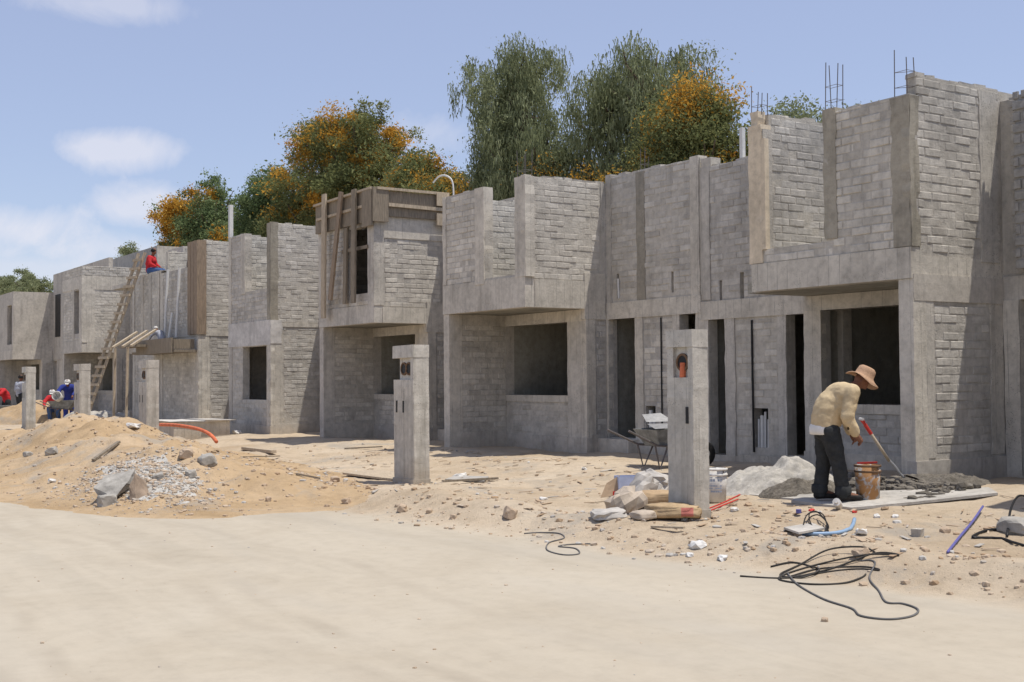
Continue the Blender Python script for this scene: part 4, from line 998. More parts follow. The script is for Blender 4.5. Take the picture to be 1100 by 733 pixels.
# the man with the shovel: seen from his right side, bending forward
fwdm = (RT.x, RT.y)
mb0 = G(897, 541); mb0.z += .03
PM = dict(pel=(-.10, 0, .84), bel=(-.07, 0, .99), che=(.085, 0, 1.185), nec=(.235, 0, 1.32), hea=(.325, 0, 1.395), fac=(.40, 0, 1.315),
          shL=(.165, .2, 1.26), shR=(.165, -.2, 1.26), elL=(.19, .22, .98), elR=(.09, -.24, .97), wrL=(.24, .15, .77), wrR=(.20, -.2, .77), haL=(.28, .14, .69), haR=(.26, -.19, .69),
          hiL=(-.09, .09, .80), hiR=(-.07, -.09, .80), knL=(-.10, .1, .45), knR=(.02, -.1, .44), anL=(-.15, .1, .1), anR=(.07, -.1, .09), toL=(.03, .1, .045), toR=(.25, -.12, .04))
man, WM = figure('man in tan sun hat and cream shirt bending over a bucket beside his shovel', mb0, fwdm, PM, SHIRT, JEANS, STRAW, 1.0, 1.1, True, True)
c = MB(); c.lathe([(.152, -.075), (.166, -.07), (.170, -.03), (.168, .02), (.15, .05)], WM['pel']-Vector((RT.x, RT.y, 0))*.012, 28); o = c.build('undershirt', UNDER, None, True); o.parent = man
for q in 'LR':
    c = MB(); c.lathe([(.088, -.035), (.096, .0), (.09, .06), (.08, .065)], WM['an'+q]+Vector((0, 0, .02)), 16); o = c.build('trouser_cuff', JEANS, None, True); o.parent = man
sit = dict(pel=(0, 0, .12), bel=(.02, 0, .3), che=(.06, 0, .5), nec=(.1, 0, .68), hea=(.15, 0, .82), fac=(.25, 0, .74), shL=(.07, .19, .6), shR=(.07, -.19, .6), elL=(.12, .25, .36), elR=(.12, -.25, .36), wrL=(.33, .15, .25), wrR=(.33, -.15, .25),
           hiL=(.05, .1, .12), hiR=(.05, -.1, .12), knL=(.46, .13, .12), knR=(.46, -.13, .12), anL=(.72, .13, -.1), anR=(.66, -.13, -.16), toL=(.84, .13, -.08), toR=(.78, -.13, -.16))
figure('man in red shirt and blue jeans seated on wall top beside the ladder', (-41.55, YB+.05, 5.2), (RT.x+.25, RT.y), sit, REDC, DENIM, None, .92)
crouch = dict(pel=(-.1, 0, .5), bel=(-.02, 0, .66), che=(.16, 0, .85), nec=(.3, 0, .98), hea=(.4, 0, 1.09), fac=(.5, 0, 1.0), shL=(.18, .2, .92), shR=(.18, -.2, .92), elL=(.35, .3, .75), elR=(.35, -.3, .75), wrL=(.55, .25, .58), wrR=(.55, -.25, .6),
              hiL=(-.08, .1, .48), hiR=(-.08, -.1, .48), knL=(.25, .16, .5), knR=(.25, -.16, .5), anL=(.05, .15, .09), anR=(.05, -.15, .09), toL=(.22, .16, .04), toR=(.22, -.16, .04))
bend = dict(PM); bend.update(wrL=(.55, .2, .95), wrR=(.5, -.25, .95), elL=(.35, .3, 1.12), elR=(.3, -.3, 1.12), haL=(.6, .2, .92), haR=(.55, -.25, .92))
stand = dict(pel=(0, 0, .95), bel=(0, 0, 1.1), che=(.02, 0, 1.32), nec=(.03, 0, 1.52), hea=(.05, 0, 1.66), shL=(0, .2, 1.43), shR=(0, -.2, 1.43), elL=(-.02, .26, 1.15), elR=(-.02, -.26, 1.15), wrL=(.12, .25, .95), wrR=(.1, -.25, .93),
             hiL=(0, .1, .92), hiR=(0, -.1, .92), knL=(.04, .11, .5), knR=(.0, -.11, .5), anL=(0, .11, .09), anR=(-.05, -.11, .09), toL=(.17, .12, .04), toR=(.12, -.12, .04))
gb = lambda x, y: (x, y, surf(x, y))
figure('man in blue work clothes and pale cap leaning over a barrow behind the mound', gb(-46.6, 11.3), (.75, -.3), bend, BLUEC, BLUEC, WHITE, 1.05)
figure('crouching man in red shirt and pale cap beside the man in blue', gb(-47.2, 10.95), (.8, -.4), crouch, REDC, DENIM, WHITE, 1.0)
figure('man in grey shirt standing in shade of the far house, behind the farthest pillar', gb(-55.2, 11.35), (-.4, .9), stand, GREYC, JEANS, None, 1.0)
figure('man in red shirt at the left photo edge, bending over a cart', gb(-53.2, 10.35), (.3, -.9), bend, REDC, JEANS, None, 1.0)
figure('man in black cap on the ledge beside the boarded corner column', (-38.15, YB+.45, 3.95), (.6, -.8), stand, simple('dark_shirt', (.05, .05, .055), .95), JEANS, BLACK, .98)
figure('man with white cap crouching on canopy under the white pipes', (-38.9, 12.3, 2.49), (-.9, -.3), crouch, GREYC, DENIM, WHITE, .66)

# ------------------------------------------------------------------ tools and debris
# shovel
bl = G(969, 525); bl.z += .10; tp = bl + RT*(-.46) + Vector((-.03, -.05, .80))
sv = empty('shovel', bl, 'shovel with wooden shaft and red handle standing in mortar by the man', 'shovel')
dv = (tp-bl).normalized(); sdv = Vector((-RT.y, RT.x, 0))
part('shaft', WOODL, sv, lambda m_: m_.tube([bl+dv*.28, bl+dv*.72], .019, 8), True)
part('handle', REDP, sv, lambda m_: (m_.tube([bl+dv*.68, bl+dv*.82], .023, 8), m_.tube([bl+dv*.8, bl+dv*.9+sdv*.055], .015, 6), m_.tube([bl+dv*.8, bl+dv*.9-sdv*.055], .015, 6)))
part('grip', PVC, sv, lambda m_: m_.tube([bl+dv*.9-sdv*.065, bl+dv*.9+sdv*.065], .018, 8))
part('socket_neck', GALV, sv, lambda m_: m_.tube([bl+dv*.31, bl+dv*.2+RT*.03, bl+dv*.1+RT*.03, bl+RT*.04+Vector((0, 0, .02))], .016, 8, smooth=3), True)
def blade(m_):
    a = bl+RT*.03+Vector((0, 0, .05)); e = RT*.2+Vector((0, 0, -.06)); w = sdv*.1; n = Vector((0, 0, .012))
    for s in (0, 1):
        o = n*s
        P_ = [a-w+o+n, a+o, a+w+o+n, a+w*.95+e*.6+o+n, a+e+o, a-w*.95+e*.6+o+n]
        m_.quad(P_[0], P_[1], P_[4], P_[5]); m_.quad(P_[1], P_[2], P_[3], P_[4])
part('blade', STEEL, sv, blade)
# buckets
def bucket(c, r, h, M, rimM, label, tilt=None, name='bucket', handle=True):
    b = empty(name, c, label, 'bucket'); c = Vector(c); Mx = tilt
    part('pail', M, b, lambda m_: m_.lathe([(.001, .0), (r*.88, 0), (r, h), (r*.97, h), (r*.86, .02), (.001, .02)], c, 22, Mx), True)
    part('rim', rimM, b, lambda m_: (m_.lathe([(r*.985, h*.78), (r*1.05, h*.79), (r*1.05, h*.83), (r*.995, h*.84)], c, 22, Mx), m_.lathe([(r, h*.94), (r*1.05, h*.95), (r*1.05, h), (r*.96, h+.004)], c, 22, Mx)), True)
    if handle:
        pts = [Vector((r*1.05*math.cos(a), r*1.05*math.sin(a)*.45-r*.8*math.sin(a)*.6, h*.93-math.sin(a)*r*.4)) for a in [k*PI/8 for k in range(9)]]
        part('bail_handle', STEEL, b, lambda m_: m_.tube([c+(Mx @ p if Mx else p) for p in pts], .006, 5))
    return b
bp = G(932.5, 538); bp.z += .012
bucket(bp, .148, .40, RUSTY, RUSTD, 'rust stained metal bucket standing in front of the man with shovel')
mb = MB(); mb.bar(bp+Vector((-.1, -.06, .415)), bp+Vector((.06, .1, .425)), .03, .02); tag(recenter(mb.build('trowel_handle', REDP)), 'small red tool handle lying across the rusty bucket', 'tool')
wb = G(768, 539)
wbo = bucket(wb, .15, .40, WHITE, WHITE, 'white plastic bucket with blue print behind the nearest pillar')
lb = MB()
for zz, hh in ((.29, .012), (.25, .03), (.19, .015), (.16, .012), (.12, .02)):
    for k in range(7):
        if rnd() < .15: continue
        a0, a1 = -1.5+k*.2, -1.5+k*.2+.17; rr = .15*(.88+.12*zz/.4)+.0015
        lb.quad(*[Vector((wb.x+rr*math.cos(a), wb.y+rr*math.sin(a), wb.z+z_)) for a, z_ in ((a0, zz), (a1, zz), (a1, zz+hh), (a0, zz+hh))])
lb.build('print', simple('bucket_print', (.33, .38, .47), .6, .2, 20), wbo)
# mixing boards
def board(pts, th, M, name, label, cat='board', group=None, dz=.02):
    mb = MB(); P_ = [G(u, v)+Vector((0, 0, dz)) for u, v in pts]; n = len(P_)
    mb.quad(*P_[::-1]); mb.quad(*[p+Vector((0, 0, -th)) for p in P_])
    for i in range(n): mb.quad(P_[i], P_[(i+1) % n], P_[(i+1) % n]-Vector((0, 0, th)), P_[i]-Vector((0, 0, th)))
    return tag(recenter(mb.build(name, M)), label, cat, group)
CEMB = masonry('cement_crusted_board', (.40, .38, .345), (.5, .475, .435), ((.26, .24, .21), .5), .8, dirt=False)
board([(915, 549), (985, 543), (1072, 533), (1062, 527), (960, 530), (860, 533), (850, 541)], .03, CEMB, 'mixing_board', 'long cement crusted board under the man and the rusty bucket', dz=.035)
board([(783, 531), (845, 537), (905, 541), (860, 529), (800, 522)], .03, CEMB, 'mixing_board', 'grey mixing board beside the cement heap, left of the man', dz=.02)
board([(368, 512), (405, 517), (425, 519), (428, 510), (395, 509)], .03, WOODL, 'board', 'pale dusty board lying left of the pillar with two sockets', dz=.06)
board([(478, 517), (520, 519), (525, 514), (490, 513)], .02, CEMB, 'board', 'thin grey board lying right of the pillar with two sockets', dz=.03)
# cement heap
def mound(c, rx, ry, h, M, label, name, n=46, ax=None, seed=0, pw=.75):
    mb = MB(); c = Vector(c); R_ = ax or Vector((1, 0, 0)); T_ = Vector((-R_.y, R_.x, 0)); idx = {}
    for i in range(n+1):
        for j in range(n+1):
            a, b = -1+2*i/n, -1+2*j/n; d_ = a*a+b*b; p = c+R_*a*rx+T_*b*ry
            k = max(0, 1-d_)**pw*(1+.45*noise.noise((a*2.3+seed, b*2.3, 0))+.2*noise.noise((a*5.5+seed, b*5.5, 3)))+.05*noise.noise((a*9, b*9, seed))*(d_ < .95)
            g = surf(p.x, p.y); idx[i, j] = len(mb.v); mb.v.append((p.x, p.y, g+h*k+.02*noise.noise((a*20, b*20, 1))*(d_ < .9) - (.03 if d_ > 1 else -.004)))
    for i in range(n):
        for j in range(n): 
            mb.f.append((idx[i, j], idx[i+1, j], idx[i+1, j+1], idx[i, j+1])); mb.t.append(rnd())
    return tag(recenter(mb.build(name, M, None, True)), label, 'mound')
Rh = Vector((RT.x, RT.y, 0)).normalized()
cp = G(838, 527)
mound(cp, .95, .52, .34, CEMENT, 'pale grey heap of dry cement mix left of the man with shovel', 'cement_heap', ax=Rh, pw=1.25)
mound(G(862, 532), .55, .2, .17, WETMIX, 'dark lumpy wet mortar spread in front of the cement heap', 'mortar_heap', ax=Rh, seed=4)
mound(G(1005, 522), .7, .34, .12, WETMIX, 'dark mortar heap under the shovel blade at the nearest pier', 'mortar_heap', ax=Rh, seed=8)
mound(G(665, 474), .75, .35, .16, CEMENT, 'low grey rubble heap at the open doorway step', 'rubble_heap', ax=Rh, seed=12)
mound((-48.5, 10.6, 0), 2.2, 1.2, .75, HEAPM, 'small orange soil pile behind the farthest pillar', 'soil_pile', ax=Rh, seed=15)
mound((-41., 10.7, 0), 1.6, .8, .55, CEMENT, 'white cement pile beyond the mound, right of the ladder foot pillar', 'cement_pile', ax=Rh, seed=17)
# sacks
def sack(c, size, rot, M, label, seed, power=.55, name='cement_sack', tilt=0., crease=.12, cat='sack', group='paper sacks piled at the nearest pillar'):
    ang_ = crease > .2; mb = MB(); n1, n2 = (15, 9) if ang_ else (30, 20); L, Wd, Hh = size; crease *= 1.3 if ang_ else 1.6
    sp = lambda x, p: math.copysign(abs(x)**p, x)
    Mx = Matrix.Rotation(rot, 3, 'Z') @ Matrix.Rotation(tilt, 3, 'Y'); base = []
    for j in range(n2+1):
        ph = -PI/2+PI*j/n2
        for i in range(n1):
            th = 2*PI*i/n1
            p = Vector((L/2*sp(math.cos(ph), power)*sp(math.cos(th), power), Wd/2*sp(math.cos(ph), power)*sp(math.sin(th), power), Hh/2*sp(math.sin(ph), .8)))
            q = Vector((p.x/L*2, p.y/Wd*2, p.z/Hh*2))
            k = 1+crease*noise.noise(q*1.3+Vector((seed, 0, 0)))+crease*.7*(.5-abs(noise.noise(q*2.6+Vector((0, seed, 0)))))
            k += crease*.9*(.35-abs(noise.noise(q*4.5+Vector((seed, seed, 0)))))
            if abs(q.x) > .75: k *= 1-.25*(abs(q.x)-.75)
            if q.z < -.5: p.z = -Hh*.3
            base.append(p*k)
    me = bpy.data.meshes.new(name); fs = [(j*n1+i, j*n1+(i+1) % n1, (j+1)*n1+(i+1) % n1, (j+1)*n1+i) for j in range(n2) for i in range(n1)]
    me.from_pydata([tuple(p) for p in base], [], fs); me.materials.append(M); me.polygons.foreach_set('use_smooth', [not ang_]*len(fs))
    o = bpy.data.objects.new(name, me); COL.objects.link(o); o.rotation_euler = Mx.to_euler(); o.location = c
    return tag(o, label, cat, group)
ang = math.atan2(RT.y, RT.x)
def onG(u, v, z): p = G(u, v); p.z += z; return p
sack(onG(722, 558, .085), (.62, .34, .17), ang-.15, SACKR, 'brown cement sack with red printed square, frontmost of the pile', 1)
sack(onG(707, 549, .15), (.5, .3, .15), ang+.2, PAPERB, 'open brown sack lying behind the one with the red print', 4)
sack(onG(691, 559, .05), (.26, .2, .1), ang+.5, PAPER, 'small torn brown paper scrap left of the printed sack', 6, group=None, name='paper_scrap', cat='paper')
sack(onG(690, 546, .17), (.34, .26, .42), ang+.6, PAPERG, 'crumpled grey sack standing upright, largest of the pile', 9, .7, tilt=.45, crease=.3)
sack(onG(704, 542, .26), (.4, .3, .24), ang-.3, PAPERG, 'pale crumpled sack on top of the pile against the pillar', 12, .7, tilt=.4, crease=.3)
sack(onG(672, 552, .1), (.42, .3, .3), ang+.2, PAPER, 'pale slumped sack at left end of the pile', 15, .7, tilt=-.5, crease=.3)
sack(onG(653, 556, .03), (.36, .3, .12), ang+.4, PAPERG, 'flattened dusty sack lying left of the slumped one', 17, .7, crease=.25)
sack(onG(716, 537, .12), (.2, .16, .24), ang, PAPERG, 'small grey paper bundle touching left face of the nearest pillar', 21, .7, crease=.3, name='paper_bundle', cat='paper')
# boxes
def openbox(c, sx, sy, sz, rot, outM, label, flap=None, name='cardboard_box'):
    b = empty(name, c, label, 'box'); b.rotation_euler.z = rot
    mb = MB(); t = .008
    mb.box(-sx/2, sx/2, -sy/2, -sy/2+t, 0, sz); mb.box(-sx/2, sx/2, sy/2-t, sy/2, 0, sz); mb.box(-sx/2, -sx/2+t, -sy/2+t, sy/2-t, 0, sz); mb.box(sx/2-t, sx/2, -sy/2+t, sy/2-t, 0, sz); mb.box(-sx/2+t, sx/2-t, -sy/2+t, sy/2-t, 0, .01)
    o = mb.build('carton', outM); o.parent = b
    if flap:
        mb = MB()
        for q in flap: mb.quad(*[Vector(p) for p in q]); mb.quad(*[Vector(p)+Vector((0, .004, .004)) for p in q][::-1])
        o = mb.build('flap', CARD); o.parent = b
    return b
openbox(onG(676, 533, -.01), .34, .26, .27, ang+.15, LBLUE, 'pale blue and red cardboard carton standing behind the sack pile')
mb = MB(); c = onG(676, 533, 0); mb.bar(c+Rh*-.16+Vector((.09, -.14, .03)), c+Rh*.16+Vector((.09, -.14, .03)), .012, .09); tag(recenter(mb.build('carton_panel', REDP)), 'dull red panel leaning on the pale blue carton', 'carton panel')
c = onG(656, 535, 0)
mb = MB(); P_ = [c+Rh*-.13, c+Rh*.14+Vector((0, 0, .04)), c+Rh*.11+Vector((-.05, .05, .28)), c+Rh*-.06+Vector((-.05, .05, .18))]
mb.quad(*P_); mb.quad(*[p+Vector((.006, -.008, .002)) for p in P_][::-1]); tag(recenter(mb.build('cardboard_flap', CARD)), 'bent brown cardboard piece standing left of the pale blue carton', 'cardboard')
# wheelbarrows
def barrow(c, rot, label, load=None, trayM=TRAYC):
    b = empty('wheelbarrow', c, label, 'wheelbarrow'); b.rotation_euler.z = rot
    def lp(name, M, f, sm=False):
        mb = MB(); f(mb); o = mb.build(name, M, None, sm); o.parent = b; return o
    def tray(m_):
        top = [(-.45, -.32, .62), (.5, -.3, .66), (.5, .3, .66), (-.45, .32, .62)]; bot = [(-.3, -.2, .36), (.25, -.18, .34), (.25, .18, .34), (-.3, .2, .36)]
        for i in range(4): m_.quad(bot[i], bot[(i+1) % 4], top[(i+1) % 4], top[i]); 
        ins = [tuple(Vector(p)*1+Vector((0, 0, .012))) for p in bot]; it = [(p[0]*.97, p[1]*.96, p[2]) for p in top]
        for i in range(4): m_.quad(ins[(i+1) % 4], ins[i], it[i], it[(i+1) % 4]); m_.quad(top[i], top[(i+1) % 4], it[(i+1) % 4], it[i])
        m_.quad(*bot[::-1]); m_.quad(*ins)
    lp('tray', trayM, tray)
    for s in (-1, 1):
        lp('handle_bar', STEEL, lambda m_: m_.tube([(.72, .05*s, .2), (.2, .17*s, .33), (-.4, .26*s, .38), (-.95, .3*s, .62)], .018, 7))
        lp('leg', STEEL, lambda m_: m_.tube([(-.15, .2*s, .36), (-.32, .22*s, .0), (-.42, .24*s, .38)], .016, 6))
    lp('wheel', BLACK, lambda m_: m_.lathe([(.08, -.03), (.17, -.045), (.2, -.02), (.2, .02), (.17, .045), (.08, .03)], (.72, 0, .2), 20, Matrix.Rotation(PI/2, 3, 'X')), True)
    hb = lp('hub', GALV, lambda m_: m_.lathe([(.001, -.035), (.085, -.03), (.085, .03), (.001, .035)], (.72, 0, .2), 14, Matrix.Rotation(PI/2, 3, 'X'))); hb.parent = next(c for c in b.children if c.name.startswith('wheel'))
    if load: lp('lid_sheet', *load)
    return b
barrow(G(718, 503), ang+.5, 'wheelbarrow with a pale sheet over its tray, half hidden by the nearest pillar', (GALV, lambda m_: (m_.quad((-.5, -.36, .64), (.35, -.36, .67), (.2, .1, .70), (-.3, .14, .7)), m_.quad((-.3, .16, .73), (.2, .12, .73), (.15, .4, .86), (-.2, .42, .84)))))
barrow((-44.9, 10.7, surf(-44.9, 10.7)+.25), ang, 'wheelbarrow loaded by the man in blue behind the ladder foot pillar')
M_ = Matrix.Rotation(-1.1, 3, Vector((RT.x, RT.y, 0)))
bucket((-44.8, 10.55, surf(-44.8, 10.55)+.95), .16, .34, WHITE, WHITE, 'pale bucket tipped on the barrow by the man in blue', Matrix.Rotation(1.2, 3, Rh))
barrow(gb(-52.3, 9.9), ang+.6, 'dark wheelbarrow at the far left photo edge')
# cables and hoses
def cable(uv, r, M, name, label, cat, dz=.0, smooth=6, group=None):
    mb = MB(); pts = []
    for q in uv:
        p = G(q[0], q[1]); p.z += r + dz + (q[2] if len(q) > 2 else 0); pts.append(p)
    pts = spline(pts, smooth)
    for p in pts: p.z = max(p.z, surf(p.x, p.y)+r*.7)
    mb.tube(pts, r, 6); return tag(recenter(mb.build(name, M, None, True)), label, cat, group)
cg = 'tangled black cables by the road edge'
cable([(795, 620), (845, 622), (895, 612), (940, 600, .03), (966, 598), (930, 601, .03), (880, 608), (845, 618), (838, 624), (870, 629), (905, 628), (925, 622), (930, 618)], .008, CABLE, 'cable', 'largest tangle of black cable half on the dirt road, its long looping strand', 'cable', group=cg)
cable([(828, 610), (850, 606), (870, 610), (880, 616, .02), (860, 622), (838, 619), (860, 608), (890, 597, .04), (925, 595, .05), (940, 595)], .008, CABLE, 'cable', 'shorter black cable strand looping over the upper side of largest tangle', 'cable', group=cg)
cable([(846, 617), (858, 630), (885, 645), (915, 655), (925, 663), (955, 667), (980, 663), (986, 656), (970, 650), (952, 648), (944, 636), (934, 622), (940, 606), (925, 604)], .008, GREYP, 'cable', 'dusty grey strap reaching farthest down onto the road from the tangle', 'cable', group=cg)
cable([(842, 622), (880, 617), (915, 613), (945, 614), (925, 610), (880, 612), (850, 620)], .007, CABLE, 'cable', 'flat thin black strand lying through the middle of largest tangle', 'cable', group=cg)
cable([(563, 574), (580, 573), (600, 574), (606, 579), (590, 584), (588, 592), (605, 597), (622, 596), (618, 590), (600, 588), (612, 586), (634, 585)], .007, GREYP, 'strap', 'small grey strap coiled on the road edge left of the sack pile', 'strap')
cable([(862, 573, 0.018), (866, 562, 0.063), (876, 558, 0.077), (886, 564, 0.045), (890, 572, 0.023), (880, 575, 0.018), (868, 566, 0.054), (878, 562, 0.077), (888, 568, 0.054), (884, 576, 0.009), (872, 570, 0.045), (870, 560, 0.077), (884, 561, 0.072), (890, 574, 0.013)], .007, BLACK, 'cable_coil', 'small upright coil of black wire in front of the man', 'cable')
cable([(858, 576), (880, 576), (900, 575), (914, 570), (918, 562, .02)], .02, BLUEP, 'hose', 'short pale blue hose curving beside the black wire coil', 'hose')
cable([(1018, 595), (1030, 582, .02), (1045, 565, .03), (1056, 551, .05)], .013, PURP, 'conduit', 'violet plastic conduit sticking up from the sand at right', 'pipe')
cable([(1100, 588), (1070, 580), (1045, 579), (1058, 572), (1080, 570), (1100, 573)], .013, BLACK, 'hose', 'thick black hose lying at the right photo edge', 'hose')
cable([(1082, 578), (1086, 566, .15), (1094, 558, .22), (1104, 556, .2)], .012, BLACK, 'hose', 'black hose end curling up at the right photo edge', 'hose')
mb = MB(); mb.tube([(-30.9, 9.75, .40), (-29.6, 9.75, .42), (-28.1, 9.75, .38), (-27.25, 9.75, .28), (-26.8, 9.75, .12)], .042, 8, smooth=6); tag(recenter(mb.build('corrugated_pipe', ORANGE, None, True)), 'bright orange corrugated pipe curving beside the concrete trough', 'pipe')
for k, (a, b) in enumerate((((757, 549), (795, 538, .06)), ((760, 551), (793, 541, .04)))):
    cable([a, ((a[0]+b[0])/2, (a[1]+b[1])/2+1, .03), b], .009, REDP, 'rod', ('upper red rod right of the nearest pillar foot', 'lower red rod right of the nearest pillar foot')[k], 'rod', group='red rods')
mb = MB(); p = onG(752, 556, .05); mb.tube([p-Rh*.06, p+Rh*.06], .045, 12); mb.tube([p+Rh*.055, p+Rh*.075], .052, 12); tag(recenter(mb.build('pipe_coupling', GALV)), 'short grey pipe coupling at the foot of the nearest pillar', 'pipe')
# trough and hose
tb = empty('concrete_trough', (-31.6, 10.9, 0), 'low concrete trough covered by a pale sheet beside the orange pipe', 'trough')
tz = surf(-31.6, 10.9)
part('wall', CONC, tb, lambda m_: (m_.panel('y', 10.2, 10.32, -32.9, -31.2, tz-.1, tz+.45), m_.panel('y', 11.6, 11.72, -32.9, -31.2, tz-.1, tz+.45), m_.panel('x', -31.32, -31.2, 10.32, 11.6, tz-.1, tz+.45), m_.panel('x', -32.9, -32.78, 10.32, 11.6, tz-.1, tz+.45)))
part('cover_sheet', PALE, tb, lambda m_: (m_.box(-33.0, -31.15, 10.1, 11.0, tz+.455, tz+.475, j=.02), m_.box(-32.9, -31.1, 11.02, 11.85, tz+.46, tz+.485, j=.02)))
# planks and sticks lying about
sg_ = 'offcuts of timber lying on the plots'
for a, b, w, M, lab in (((262, 484), (294, 489), .12, WOODL, 'short thick timber offcut lying right of the mound'), ((262, 492), (300, 492), .04, WOODG, 'thin stick lying behind the short thick offcut'), ((318, 511), (344, 517), .05, WOODG, 'dark stick at right foot of the mound'), ((370, 483), (411, 482), .05, WOODG, 'thin grey stick lying before the formwork house'), ((665, 477), (700, 483), .06, WOODG, 'dark stick lying before the open doorway'), ((475, 519), (535, 517), .06, WOODG, 'long grey stick right of the pillar with two sockets'), ((100, 497), (128, 478), .07, WOODG, 'grey stick stuck on the left slope of the mound'), ((700, 568), (735, 571), .04, WOODL, 'pale stick at the foot of the sack pile'), ((640, 541), (672, 539), .03, WOODL, 'pale lath left of the pale blue carton')):
    mb = MB(); p, q = G(*a), G(*b); mb.bar(p+Vector((0, 0, w*.4)), q+Vector((0, 0, w*.4+.02)), w, w*.5); tag(recenter(mb.build('timber_offcut', M)), lab, 'timber', sg_)
# litter
def crumple(u, v, s, M, name, label, cat, flat=.45, group=None):
    mb = MB(); rock_into(mb, onG(u, v, s*flat*.5), s, .5, flat, 1)
    for i, p in enumerate(mb.v): mb.v[i] = tuple(Vector(p)+Vector((U(-1, 1), U(-1, 1), U(-1, 1)))*s*.14)
    return tag(recenter(mb.build(name, M)), label, cat, group)
lg = 'white plastic litter'
for u, v, s, lab in ((776, 602, .075, 'white crumpled plastic bag lying on the bank edge below the sack pile'), (750, 588, .09, 'dirty white bag half buried in the bank, left of the crumpled bag'), (741, 598, .05, 'flat white scrap left of the crumpled bag on the bank'), (789, 549, .06, 'white scrap at the end of the red rods'), (942, 556, .06, 'white paper scrap in front of the mixing board'), (962, 556, .05, 'white paper scrap right of the one before the mixing board'), (925, 574, .08, 'clear plastic bag lying right of the pale blue hose'), (880, 551, .035, 'white cup scrap left of the white bottle'), (495, 513, .11, 'white paper sheet on thin grey board right of the double socket pillar'), (628, 505, .06, 'white lump lying on the sand before the doorway'), (693, 531, .05, 'white scrap beside the pale blue carton'), (584, 537, .05, 'pale stone like scrap in the middle of the plots'), (430, 520, .06, 'white mortar lump at the foot of double socket pillar'), (255, 466, .16, 'white plastic bag lying before the lintel house'), (143, 460, .16, 'white sheet scrap on the cement pile beyond mound'), (56, 518, .08, 'pale blue plastic scrap at left foot of the mound')):
    crumple(u, v, s, WHITE, 'plastic_litter', lab, 'litter', .45, lg)
mb = MB(); p = onG(901, 547, .04); d2 = Vector((.5, -.8, .35)).normalized(); mb.tube([p, p+d2*.11, p+d2*.13, p+d2*.15], .045, 12); mb.tube([p+d2*.15, p+d2*.18], .02, 10); tag(recenter(mb.build('bottle', WHITE)), 'white plastic bottle standing before the mixing board at the man\'s feet', 'bottle')
mb = MB(); p = onG(858, 555, .03); mb.tube([p, p+Vector((0, 0, .04))], .03, 12); tag(recenter(mb.build('litter_cap', PURP)), 'violet cap lying on the sand above the black wire coil', 'cap')
for u, v, lab in ((872, 549, 'red wrapper left of the white bottle'), (918, 551, 'red wrapper right of the white bottle')): crumple(u, v, .04, REDP, 'wrapper', lab, 'litter', .4, 'red wrappers')
board([(842, 572), (858, 578), (886, 573), (872, 567)], .02, CEMB, 'board', 'small grey board tilted under the black wire coil', dz=.05)
p = G(986, 577); mb = MB(); mb.box(p.x-.06, p.x+.05, p.y-.05, p.y+.04, p.z-.02, p.z+.07, j=.02); tag(recenter(mb.build('broken_block', CONC)), 'small broken grey block on the sand left of violet conduit', 'block')
mb = MB(); rock_into(mb, onG(1093, 573, .05), .2, .5, .6, 2); tag(recenter(mb.build('broken_block', ROCK)), 'larger broken concrete lump at the right photo edge', 'block')
mb = MB()
for _ in range(420):
    x = U(-22, -4); y = U(bank(x)+.5, 12.4); p = Vector((x, y, surf(x, y))); l = U(.02, .1); a = rnd()*PI
    mb.bar(p+Vector((math.cos(a)*l, math.sin(a)*l, U(.004, .03))), p-Vector((math.cos(a)*l, math.sin(a)*l, -U(.004, .012))), U(.01, .05), .006, t=rnd()**1.4)
o = mb.build('scraps', PEB); tag(o, 'scraps of paper, lath and mortar strewn over the plots', 'scraps', kind='stuff')
# rocks one can point at
def rock(u, v, s, M, lab, flat=.75, grp='large stones'):
    mb = MB(); rock_into(mb, onG(u, v, s*flat*.45), s, .5, flat, 2); return tag(recenter(mb.build('rock', M)), lab, 'rock', grp)
def slab_rock(c, pts, label, M=None):
    """angular broken slab: convex outline extruded with a skewed top"""
    import bmesh
    bm = bmesh.new(); 
    for p in pts: bm.verts.new(Vector(p)+Vector((U(-.02, .02), U(-.02, .02), U(-.02, .02))))
    bmesh.ops.convex_hull(bm, input=bm.verts)
    bmesh.ops.triangulate(bm, faces=bm.faces); bmesh.ops.subdivide_edges(bm, edges=bm.edges, cuts=3, use_grid_fill=True)
    for v in bm.verts: v.co += Vector((noise.noise(v.co*7), noise.noise(v.co*7+Vector((9, 0, 0))), noise.noise(v.co*7+Vector((0, 9, 0)))))*.02
    me = bpy.data.meshes.new('rock'); bm.to_mesh(me); bm.free(); me.materials.append(M or ROCK)
    me.transform(Matrix.Scale(.8, 4)); o = bpy.data.objects.new('rock', me); COL.objects.link(o); o.location = c; return tag(o, label, 'rock', 'large stones')
c = onG(125, 536, 0)
def RR(a, b, z): return Rh*a+Vector((-Rh.y, Rh.x, 0))*b+Vector((0, 0, z))
slab_rock(c, [RR(-.3, -.05, .0), RR(-.4, .0, .2), RR(-.3, .3, .36), RR(.22, .34, .48), RR(.2, -.02, .26), RR(.0, -.16, .02), RR(.25, .3, .2), RR(-.3, .4, .1)], 'big grey broken slab, left one of the pair in the rubble')
c = onG(142, 537, 0)
slab_rock(c, [RR(-.02, -.06, .0), RR(-.06, .0, .2), RR(.02, .1, .42), RR(.1, .1, .34), RR(.3, .05, .0), RR(.1, .4, .3), RR(.12, -.12, .02)], 'big brown grey stone beside the broken slab in the rubble', ROCKB_)
